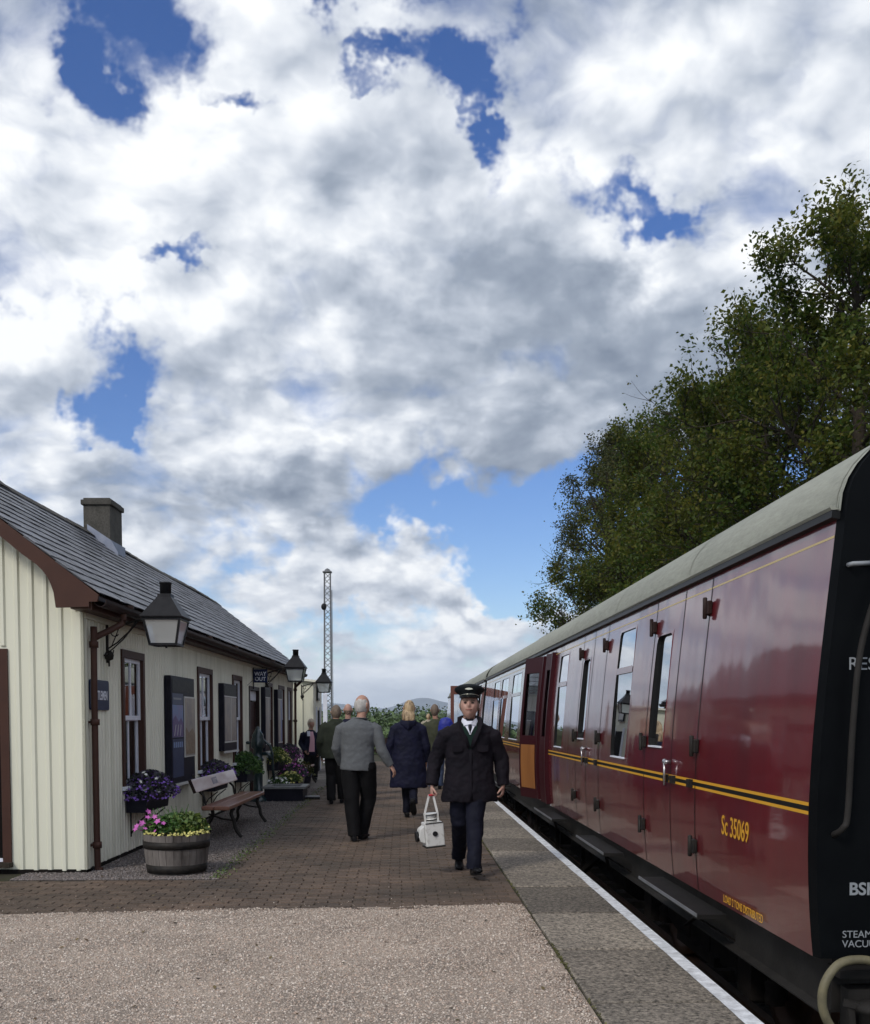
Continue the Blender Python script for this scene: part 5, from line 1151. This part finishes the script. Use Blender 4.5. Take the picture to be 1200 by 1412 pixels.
def person(label,loc,fy,J,coat,cm,tm,skin='skin',hair=None,hairm='hairg',headc=(0,0,1.62),headyaw=0,headpitch=0,headk=1.,vox=.009,shoe='shoe',fold=.022,handc=(.8,.5),rz=0,trw=1.,feet=None,group=None,legm=None):
    # J: dict of joint positions, sides 'a' (-x) and 'b' (+x)
    mb=MB()
    hf=headfn(fy); hc=Vector(headc); Rm=Matrix.Rotation(R(headyaw),3,'Z')@Matrix.Rotation(R(headpitch)*fy,3,'X')
    hb=MB(); hb.blob((0,0,0),(.078*headk,.098*headk,.121*headk),56,40,hf)
    for sx_ in (-1,1):
        hb.loft([(sx_*.070*headk,.004*-fy,-.035*headk),(sx_*.082*headk,.010*-fy,-.01),(sx_*.086*headk,.012*-fy,.02*headk),(sx_*.072*headk,.008*-fy,.035*headk)],[(.006,.010),(.007,.018),(.007,.019),(.005,.010)],10,(1,0,0))
    hb.v=[tuple(Rm@Vector(v)+hc) for v in hb.v]; mb.add(hb.v,hb.f,0,True)
    nk=J['neck']; mb.loft([Vector(nk)+Vector((0,0,-.10)),nk,hc+Vector((0,-fy*.015,-.07))],[(.075,.065),(.060,.060),(.052,.056)],14)
    sh=lambda k:Vector(J['sh_'+k])
    # torso and limbs under the clothes
    pel=Vector(J['pel'])
    mb.loft([pel+Vector((0,0,-.06)),pel+Vector((0,0,.08)),(Vector(nk)+pel)/2+Vector((0,0,.05)),Vector(nk)+Vector((0,0,-.16)),Vector(nk)+Vector((0,0,-.05))],[(.10,.07),(.13,.085),(.13,.085),(.15,.08),(.08,.06)],16)
    for k in 'ab':
        mb.loft([sh(k),J['el_'+k],J['wr_'+k]],[(.042,)*2,(.036,)*2,(.024,)*2],10)
        d=Vector(J['wr_'+k])-Vector(J['el_'+k]); d=Vector(J.get('hd_'+k,d)).normalized(); ths=Vector(J.get('th_'+k,(0,fy,0)))
        nn_=Vector(J.get('pn_'+k,((1 if k=='a' else -1),0,0)))
        hand(mb,Vector(J['wr_'+k])+d*.01,d,ths,nn_,handc[0 if k=='a' else 1],1.0)
        mb.loft([J['hip_'+k],J['kn_'+k],J['an_'+k]],[(.065,)*2,(.045,)*2,(.03,)*2],10)
    o=mb.build('person',M[skin],None,loc=loc,rot=(0,0,rz),fixn=False); remesh(o,min(vox,.0058),1)
    tag(o,label,'person',group)
    # trousers
    t=MB(); legr=J.get('legr',(.098,.072,.062))
    t.loft([pel+Vector((0,0,-.09)),pel,pel+Vector((0,0,.12))],[(.14,.10),(.155,.112),(.13,.095)],20)
    for k in 'ab':
        h_,kn,an=[Vector(J[q+k]) for q in ('hip_','kn_','an_')]
        t.loft([h_+Vector((0,0,.06)),h_,h_.lerp(kn,.5),kn,kn.lerp(an,.5),an,an+Vector((0,0,-.03))],[(legr[0]*.9,legr[0]),(legr[0]*1.04,legr[0]*1.08),(legr[0]*.95,)*2,(legr[1]*1.05,legr[1]*1.08),(legr[2]*1.05,legr[2]*1.12),(legr[2]*.98,legr[2]*1.1),(legr[2],legr[2]*1.1)],18)
    to=t.build('trousers',M[tm],o,fixn=False); remesh(to,vox,2,fold*1.1)
    for k in 'ab':
        an=Vector(J['an_'+k]); fd=Vector(J.get('ft_'+k,(0,fy*1.,-.0))).normalized(); s_=MB(); up=Vector((0,0,1)); side=fd.cross(up).normalized(); dn=side.cross(fd) ; dn=-dn if dn.z>0 else dn
        base=an+dn*.055
        s_.loft([base-fd*.085,base-fd*.07,base-fd*.02,base+fd*.06,base+fd*.13,base+fd*.185,base+fd*.20],[(.022,.022),(.036,.034),(.040,.042),(.043,.034),(.047,.027),(.036,.020),(.016,.012)],14,tuple(side))
        s_.loft([an+Vector((0,0,.05)),an,base],[(.045,.05),(.043,.05),(.036,.05)],12)
        so__=s_.build('shoe',M[shoe],o,fixn=False); remesh(so__,.006,2)
        sl_=MB(); sp_=[base+dn*.030+fd*q for q in (-.082,-.02,.06,.13,.19)]; sl_.loft(sp_,[(.030,.008),(.036,.009),(.042,.009),(.044,.008),(.025,.006)],14,tuple(side)); sl_.build('sole',M['shoe'],so__,fixn=False)
    # coat / jacket
    c=MB(); cr_=sorted(coat)
    c.loft([(q[3],q[4],q[0]) for q in cr_],[(q[1],q[2]) for q in cr_],40)
    sr=J.get('slr',(.078,.070,.062,.055))
    for k in 'ab':
        s0=sh(k); e_=Vector(J['el_'+k]); w_=Vector(J['wr_'+k])
        c.loft([s0+(Vector(nk)-s0)*.42+Vector((0,0,-.055)),s0+(Vector(nk)-s0)*.12+Vector((0,0,-.012)),s0+Vector((0,0,-.02))+(s0-Vector(nk))*.02,s0.lerp(e_,.5),e_,e_.lerp(w_,.5),w_+(w_-e_).normalized()*.012],[(sr[0]*.75,)*2,(sr[0]*.92,)*2,(sr[0],)*2,(sr[1],)*2,(sr[1]*.95,)*2,(sr[2],)*2,(sr[3],)*2],16)
    co=c.build('coat',M[cm],o,fixn=False); remesh(co,vox,3,fold)
    d2=co.modifiers.new('fine','DISPLACE'); d2.texture=ftex2; d2.strength=fold*.35; d2.texture_coords='LOCAL'
    if hair:
        def hfn(d,p):
            q=Vector((d.x,d.y*-fy,d.z)); v=hf(d,p); k=hair(q); nz_=1+.025*mnoise.noise(Vector((d.x*9,d.y*9,d.z*4)))
            return v*((.90+(.17*k))*nz_ if k<=1 else nz_*(.9+.17*k))
        hh_=MB(); hh_.blob((0,0,0),(.078*headk,.098*headk,.121*headk),56,40,hfn); hh_.v=[tuple(Rm@Vector(v)+hc) for v in hh_.v]; hh_.build('hair',M[hairm],o,fixn=False)
    return o,co,Rm,hc
def ss(x,a,b): t=min(1,max(0,(x-a)/(b-a))); return t*t*(3-2*t)
def drape(coat,pts,off,fy):
    out=[]
    for x,z in pts:
        rx,ry,cx_,cy_=interp(coat,z)
        out.append((cx_+x,cy_+fy*(ry*math.sqrt(max(0.02,1-(x/rx)**2))+off),z))
    return out
def patch(coat,outl,off,fy,name,m,par,n=8,th=.004):
    # outl(z)-> (xl,xr) between z0,z1
    z0,z1,fn=outl; b=MB(); vs=[]
    for i in range(n+1):
        z=z0+(z1-z0)*i/n; xl,xr=fn(z)
        for j in range(7): vs.append((xl+(xr-xl)*j/6,z))
    V=drape(coat,vs,off,fy); V2=drape(coat,vs,off-.012,fy); k=len(V)
    F=[(i*7+j,i*7+j+1,i*7+j+8,i*7+j+7) for i in range(n) for j in range(6)]
    b.add(V+V2,F+[tuple(k+q for q in f[::-1]) for f in F],0,True); return b.build(name,m,par)
# --- guard walking towards the camera (1 px ~ 6.8 mm at 9.5 m)
coatg=[(.70,.262,.165,.005,0),(.74,.265,.168,.005,0),(.95,.235,.150,0,0),(1.10,.225,.142,0,0),(1.25,.230,.142,0,0),(1.36,.228,.132,0,0),(1.41,.19,.11,0,.005),(1.45,.12,.09,0,.01),(1.48,.085,.08,0,.01)]
Jg=dict(neck=(0,.02,1.45),pel=(0,.0,.93),sh_a=(-.215,0,1.345),sh_b=(.215,0,1.345),el_a=(-.315,.05,1.10),el_b=(.31,.05,1.09),wr_a=(-.355,-.03,.865),wr_b=(.325,.0,.86),
  hip_a=(-.085,.02,.90),hip_b=(.085,-.02,.90),kn_a=(-.085,.05,.50),kn_b=(.045,-.12,.50),an_a=(-.07,.42,.12),an_b=(.035,-.26,.12),ft_a=(-.05,-1,-.25),ft_b=(.15,-1,.18),
  hd_a=(0,-.05,-1),th_a=(0.2,-1,0),pn_a=(1,0,0),hd_b=(-.1,-.15,-1),th_b=(-.3,-1,0),pn_b=(-1,0,0),slr=(.084,.078,.066,.056),legr=(.100,.080,.068))
hair_g=lambda q: ss(q.y,-.62,-.15)*ss(q.z,-.45,-.2)
gd_,gco,RmG,hcG=person('uniformed guard in a dark peaked cap and navy coat walking towards the camera',(.64,9.62,0),-1,Jg,coatg,'coatn','trou',skin='skinr',hair=hair_g,hairm='hairg',headc=(.0,-.02,1.60),headyaw=-6,headpitch=11,headk=1.09,vox=.007,handc=(1.35,.8),fold=.030)
def onhead(mb): mb.v=[tuple(RmG@Vector(v)+hcG) for v in mb.v]; return mb
k=1.09
b=MB()
for sx_ in (-1,1):
    b.blob((sx_*.031*k,-.0835*k,.014*k),(.016,.012,.0062),10,8)
onhead(b).build('eye',M['eye'],gd_)
b=MB()
for sx_ in (-1,1): b.loft([(sx_*.014*k,-.097*k,.030*k),(sx_*.032*k,-.097*k,.036*k),(sx_*.053*k,-.083*k,.029*k)],[(.005,.004),(.007,.005),(.004,.004)],8,(0,0,1))
onhead(b).build('eyebrow',M['hairg'],gd_)
b=MB(); b.loft([(-.028*k,-.083*k,-.044*k),(-.012*k,-.0965*k,-.048*k),(.012*k,-.0965*k,-.048*k),(.028*k,-.083*k,-.044*k)],[(.002,.002),(.0045,.004),(.0045,.004),(.002,.002)],8,(0,0,1)); onhead(b).build('lips',M['lips'],gd_)
# cap
cap=MB(); K=36
def ring(rx,ry,z,tz,cy=0): return [(rx*math.cos(2*math.pi*j/K),cy+ry*math.sin(2*math.pi*j/K),z+tz*math.sin(2*math.pi*j/K)) for j in range(K)]
rs=ring(.093,.112,.082,.010)+ring(.095,.114,.112,.008)+ring(.118,.135,.125,.002,.0)+ring(.142,.152,.150,-.006)+ring(.143,.153,.163,-.008)+ring(.12,.13,.178,-.010)+ring(.06,.065,.185,-.010)+[(0,0,.187)]
cap.add(rs,[(i*K+j,i*K+(j+1)%K,(i+1)*K+(j+1)%K,(i+1)*K+j) for i in range(6) for j in range(K)]+[(6*K+j,6*K+(j+1)%K,7*K) for j in range(K)],0,True)
M['capm']=mat('cap_cloth',(.010,.013,.016),.6,bump=.0008); capo=onhead(cap).build('peaked_cap',M['capm'],gd_)
pk=MB(); vs=[]
for i in range(4):
    for j in range(13): a=math.pi+math.pi*j/12; rr=1+.17*i/1.5*abs(math.sin(a)); vs.append((.092*math.cos(a)*(1+.02*i),.112*math.sin(a)*rr,.086-.010*i*abs(math.sin(a))))
pk.add(vs+[(x,y,z-.004) for x,y,z in vs],[(i*13+j,i*13+j+1,i*13+j+14,i*13+j+13) for i in range(3) for j in range(12)]+[(52+i*13+j,52+i*13+j+13,52+i*13+j+14,52+i*13+j+1) for i in range(3) for j in range(12)],0,True); onhead(pk).build('cap_peak',M['shoe'],capo)
pk=MB(); pk.prism([(-.038,.133),(-.025,.142),(0,.146),(.025,.142),(.038,.133),(.02,.128),(0,.126),(-.02,.128)],-.150,-.142,'y'); onhead(pk).build('cap_badge',M['capbadge'],capo)
pk=MB(); pk.loft([( .093*math.cos(a),.114*math.sin(a),.094) for a in np.linspace(math.pi+.2,2*math.pi-.2,14)],[(.003,.003)]*14,6); onhead(pk).build('cap_cord',M['capbadge'],capo)
# jumper V, shirt, tie, lapels
patch(coatg,(1.20,1.44,lambda z:(-.010-.062*ss(z,1.18,1.44),.010+.062*ss(z,1.18,1.44))),.012,-1,'jumper',M['jumper'],gd_)
patch(coatg,(1.335,1.462,lambda z:(-.004-.056*ss(z,1.32,1.46),.004+.056*ss(z,1.32,1.46))),.019,-1,'shirt',M['shirt'],gd_)
b=MB(); b.add([(-.015,-.118,1.430),(.015,-.118,1.430),(.018,-.134,1.405),(.006,-.150,1.345),(-.006,-.150,1.345),(-.018,-.134,1.405),(0,-.135,1.432),(0,-.150,1.403),(0,-.160,1.345)],[(0,5,7,6),(6,7,2,1),(5,4,8,7),(7,8,3,2)],0,True); b.build('tie',M['tie'],gd_)
b=MB()
for sx_ in (-1,1): b.add([(sx_*.004,-.128,1.432),(sx_*.058,-.105,1.400),(sx_*.078,-.055,1.462),(sx_*.066,-.045,1.492),(sx_*.038,-.098,1.474),(sx_*.05,-.126,1.42)],[(0,5,3,4),(5,1,2,3)],0,True)
b.build('shirt_collar',M['shirt'],gd_)
b=MB()
for sx_ in (-1,1):
    b.loft([(sx_*.012,-.160,1.21),(sx_*.045,-.158,1.30),(sx_*.080,-.140,1.38),(sx_*.096,-.095,1.435),(sx_*.094,-.03,1.475),(sx_*.055,.055,1.488),(0,.085,1.49)],[(.014,.006),(.024,.007),(.032,.008),(.034,.010),(.03,.012),(.03,.012),(.03,.012)],10,(0,0,1) if 0 else (sx_*.6,0,.8))
o=b.build('coat_collar',M['coatn'],gco,fixn=False)
b=MB(); 
for z in (1.235,): 
    for sx_ in (-1,1): b.prism([(sx_*.07,z),(sx_*.17,z-.005),(sx_*.17,z-.055),(sx_*.12,z-.065),(sx_*.07,z-.055)],-.151,-.120,'y')
b.build('pocket_flap',M['coatn'],gco)
b=MB(); b.loft(drape(coatg,[(.006,z) for z in (.72,.85,1.0,1.1,1.2)],.003,-1),[(.016,.005)]*5,8); b.build('coat_placket',M['coatn'],gco)
# hand lamp
lp=thing('railway_hand_lamp','chipped white railway hand lamp with a black knob carried in the guard\'s hand','hand lamp',(.305,9.565,.285),0,rot=(0,R(-5),R(12)))
b=MB(); b.box((-.09,-.085,.0),(.09,.085,.225)); o=b.build('case',M['lampw'],lp); md=o.modifiers.new('b','BEVEL'); md.width=.010; md.segments=2
b=MB(); b.prism([(-.0905,.03),(-.135,.05),(-.150,.10),(-.135,.17),(-.0905,.20)],-.06,.06,'y'); o=b.build('lamp_back',M['lampw'],lp); md=o.modifiers.new('b','BEVEL'); md.width=.008; md.segments=2
b=MB(); b.tube([(0,-.086,.12),(0,-.096,.12)],.024,16); b.build('knob',M['black'],lp)
b=MB(); b.tube([(-.146,0,.10),(-.170,0,.10)],.050,18); b.build('lens',M['black'],lp)
b=MB(); b.tube([(-.01,0,.226),(-.01,0,.262)],.055,18); b.tube([(-.01,0,.262),(-.01,0,.30)],.045,18); b.tube([(-.01,0,.301),(-.01,0,.309)],.066,18); b.build('chimney',M['lampw'],lp)
b=MB(); b.tube([(-.01,0,.240),(-.01,0,.252)],.058,18); b.tube([(-.01,0,.296),(-.01,0,.3005)],.062,18); b.build('chimney_band',M['iron'],lp)
b=MB(); b.box((-.094,-.090,-.010),(.094,.090,-.001)); b.build('base',M['iron'],lp)
for sx_ in (-1,1):
    b=MB(); b.bar((sx_*.062-.01,-.03,.20),(sx_*.062-.01,-.03,.31),.020,.005,(0,1,0)); b.bar((sx_*.062-.01,-.03,.31),(sx_*.026+.01,0,.455),.020,.005,(0,1,0)); b.bar((sx_*.026+.01,0,.455),(sx_*.026+.02,0,.482),.020,.005,(0,1,0)); b.build('handle_strap',M['lampw'],lp)
b=MB(); b.tube([(-.012,0,.478),(.052,0,.478)],.011,10); b.build('handle_grip',M['redcloth'],lp)
b=MB(); b.box((.0905,-.05,.03),(.096,.05,.18)); b.build('side_plate',M['iron'],lp)
b=MB(); b.bar((-.085,-.087,.222),(.085,-.087,.222),.008); b.build('door_hinge',M['iron'],lp)
# --- man in the grey jacket, walking away
coatw=[(.86,.212,.155,-.018,0),(.90,.212,.155,-.016,0),(1.05,.20,.145,-.01,0),(1.16,.20,.138,-.01,0),(1.30,.225,.142,0,0),(1.38,.225,.132,0,0),(1.43,.18,.115,0,0),(1.475,.10,.09,0,0),(1.50,.075,.075,0,0)]
Jw=dict(neck=(.03,0,1.48),pel=(0,0,.93),sh_a=(-.205,0,1.385),sh_b=(.205,0,1.385),el_a=(-.27,.03,1.13),el_b=(.29,-.05,1.09),wr_a=(-.22,.16,.94),wr_b=(.385,-.02,.925),hd_b=(.5,.0,-.85),th_b=(.3,.9,.3),
  hip_a=(-.10,0,.90),hip_b=(.10,0,.90),kn_a=(-.085,-.05,.50),kn_b=(.115,.10,.50),an_a=(-.055,-.12,.10),an_b=(.035,.10,.10),ft_a=(-.1,1,0),ft_b=(.35,1,-.05),slr=(.075,.070,.060,.050),legr=(.115,.092,.080))
hair_w=lambda q: ss(q.y,-.35,.1)*ss(q.z,-.80,-.5)*(1-ss(q.z+.30*mnoise.noise(q*4),.35,1.0))*.82
gm_,gmc,_,_=person('white haired balding man in a grey tweed jacket and black trousers walking away',(-.525,12.4,0),1,Jw,coatw,'tweed','blackt',skin='skin',hair=hair_w,hairm='hairw',headc=(.045,.02,1.645),headyaw=-38,headpitch=0,headk=1.08,vox=.008,fold=.018)
b=MB(); b.loft([(.10*math.cos(a)*.85+.02,-.085*math.sin(a)*1.0+.01,1.485+.01*math.sin(a)) for a in np.linspace(-.3,3.44,14)],[(.006,.022)]*14,8,(0,0,1)); b.build('jacket_collar',M['tweed'],gmc,fixn=False)
# --- woman in the long navy coat
coatn=[(.46,.285,.20,0,0),(.50,.288,.20,0,0),(.75,.262,.18,0,0),(.95,.24,.165,0,0),(1.12,.225,.15,0,0),(1.28,.222,.14,0,0),(1.38,.20,.13,0,0),(1.43,.155,.11,0,0),(1.48,.09,.09,0,0)]
Jn=dict(neck=(0,0,1.46),pel=(0,0,.90),sh_a=(-.19,0,1.36),sh_b=(.19,0,1.36),el_a=(-.275,-.02,1.08),el_b=(.27,0,1.08),wr_a=(-.275,.0,.86),wr_b=(.27,.08,.86),hip_a=(-.08,0,.86),hip_b=(.08,0,.86),kn_a=(-.035,.06,.49),kn_b=(.07,.04,.48),an_a=(-.02,.10,.10),an_b=(.075,-.32,.27),ft_a=(-.05,1,0),ft_b=(.1,.55,-.95),slr=(.08,.072,.062,.052),legr=(.09,.072,.062))
hair_n=lambda q: (ss(q.y,-.55,-.1)*1.0+.9*ss(q.y,-.2,.5)*(1-ss(q.z,-.9,.0)))*1.0
def longhair(q): return max(0,ss(q.y,-.55,-.15))+.55*ss(q.y,-.2,.3)*(1-ss(q.z,-.8,.1))
wn_,wnc,_,_=person('blonde woman in a long navy hooded coat and dark trousers walking away',(.10,15.25,0),1,Jn,coatn,'navy','trou',hair=longhair,hairm='hairb',headc=(.015,0,1.635),headk=1.05,vox=.010,fold=.028)
b=MB(); b.loft([(-.10,.0,1.44),(-.08,-.08,1.42),(0,-.125,1.38),(.08,-.08,1.42),(.10,.0,1.44)],[(.04,.03),(.06,.045),(.085,.05),(.06,.045),(.04,.03)],12,(0,0,1)); o=b.build('hood',M['navy'],wnc,fixn=False); remesh(o,.01,3,.012)
b=MB(); b.loft([(0,-.055,1.62),(0,-.085,1.54),(0,-.095,1.47),(0,-.085,1.42)],[(.085,.045),(.098,.045),(.095,.04),(.05,.02)],16,(1,0,0)); o=b.build('back_hair',M['hairb'],wn_,fixn=False); remesh(o,.008,2,.02,ftex2)
# --- others in the background
coato=[(.80,.27,.18,0,0),(1.0,.26,.17,0,0),(1.2,.26,.17,0,0),(1.34,.25,.15,0,0),(1.41,.19,.12,0,0),(1.46,.11,.09,0,0),(1.49,.08,.08,0,0)]
def Jstd(step=.12,arm=.04):
    return dict(neck=(0,0,1.47),pel=(0,0,.93),sh_a=(-.205,0,1.37),sh_b=(.205,0,1.37),el_a=(-.28,-arm,1.09),el_b=(.28,arm,1.09),wr_a=(-.27,.06,.86),wr_b=(.27,.1,.86),hip_a=(-.09,0,.9),hip_b=(.09,0,.9),kn_a=(-.09,.04,.5),kn_b=(.09,.02,.5),an_a=(-.085,-step,.10),an_b=(.09,step,.10),ft_a=(-.1,1,0),ft_b=(.1,1,0),slr=(.088,.08,.068,.056),legr=(.115,.09,.08))
fullhair=lambda q: ss(q.y,-.5,-.1)
person('man in a dark green jacket mostly hidden to the left of the grey jacket man',(-1.15,17.9,0),1,Jstd(),coato,'olive','blackt',hair=fullhair,hairm='hairg',headc=(0,.03,1.60),headk=1.08,vox=.012,group=None)
person('man with a bald reddish head just behind the man in the dark green jacket',(-1.03,19.6,0),1,Jstd(),coato,'navy','blackt',skin='skinr',hair=lambda q: ss(q.y,-.3,.1)*(1-ss(q.z,-.05,.2))*.6,hairm='hairg',headc=(.0,0,1.66),headk=1.02,vox=.014)
pk_J=Jstd(0.02); pk_J.update(neck=(0,0,1.22),sh_a=(-.18,0,1.13),sh_b=(.18,0,1.13),el_a=(-.24,.04,.90),el_b=(.24,0,.90),wr_a=(-.16,-.16,.72),wr_b=(.2,-.05,.70),pel=(0,0,.76),hip_a=(-.09,0,.72),hip_b=(.09,0,.72),kn_a=(-.09,-.04,.42),kn_b=(.09,-.02,.42),ft_a=(-.1,-1,0),ft_b=(.1,-1,0),slr=(.075,.07,.06,.05))
coatp=[(.62,.20,.14,0,0),(.85,.20,.14,0,0),(1.02,.20,.135,0,0),(1.12,.18,.12,0,0),(1.18,.12,.1,0,0),(1.23,.075,.07,0,0)]
pw_,pwc,_,_=person('woman with short fair hair in a navy cardigan and pink shirt behind the far bench',(-2.22,24.9,0),-1,pk_J,coatp,'navy','blackt',hair=lambda q: min(1.1,ss(q.y,-.6,-.15)+ss(q.z,.15,.45)),hairm='hairf',headc=(.01,-.02,1.38),headyaw=25,headk=1.0,vox=.010,rz=R(12))
patch(coatp,(.70,1.19,lambda z:(-.035-.03*ss(z,1.0,.7),.075-.03*ss(z,1.0,1.19))),.022,-1,'shirt',M['pink'],pw_)
patch(coatp,(1.08,1.20,lambda z:(-.10,-.03)),.03,-1,'shirt_collar',M['shirt'],pw_)
pk2,_,_,_=person('man in a khaki jacket between the blonde woman and the guard, walking away',(.72,21.5,0),1,Jstd(),coato,'olive2','jeans',hair=fullhair,hairm='hairg',headc=(-.02,0,1.67),headk=1.08,vox=.013)
rk=thing('rucksack','bright blue rucksack showing beside the guard\'s shoulder','rucksack',(.93,21.25,1.00)); b=MB(); b.loft([(0,0,0),(0,0,.05),(0,0,.25),(0,0,.42),(0,0,.50),(.0,.0,.53)],[(.13,.08),(.16,.11),(.17,.12),(.15,.11),(.11,.08),(.04,.03)],18); o=b.build('bag',M['blue'],rk,fixn=False); remesh(o,.012,3,.03)
b=MB(); b.loft([(-.0,-.10,.06),(-.0,-.14,.08),(0,-.145,.2),(0,-.10,.24)],[(.09,.02),(.10,.03),(.10,.03),(.08,.02)],12); b.build('pocket',M['blue'],rk,fixn=False)
b=MB(); b.tube([(-.10,.10,.45),(-.12,.18,.35),(-.12,.18,.15),(-.10,.10,.06)],.015,6); b.build('strap',M['navy'],rk)
person('distant person in a pale top seen past the khaki jacket man',(1.05,40,0),1,Jstd(),coato,'seatf','navy',hair=fullhair,hairm='hairb',headc=(0,0,1.6),vox=.02)
# ------------------------------------------------------------------ haze
hm_=bpy.data.materials.new('haze'); hm_.use_nodes=True; hn=hm_.node_tree; hn.nodes.clear(); ho=hn.nodes.new('ShaderNodeOutputMaterial'); hv=hn.nodes.new('ShaderNodeVolumePrincipled')
hv.inputs['Color'].default_value=(.80,.88,1,1); hv.inputs['Density'].default_value=.00014; hn.links.new(hv.outputs[0],ho.inputs['Volume'])
hb_=MB(); hb_.box((-4300,-300,TB-1.5),(4300,7000,190)); tag(hb_.build('haze',hm_),'thin pale blue air haze over the distant woods and hills','haze',kind='stuff')
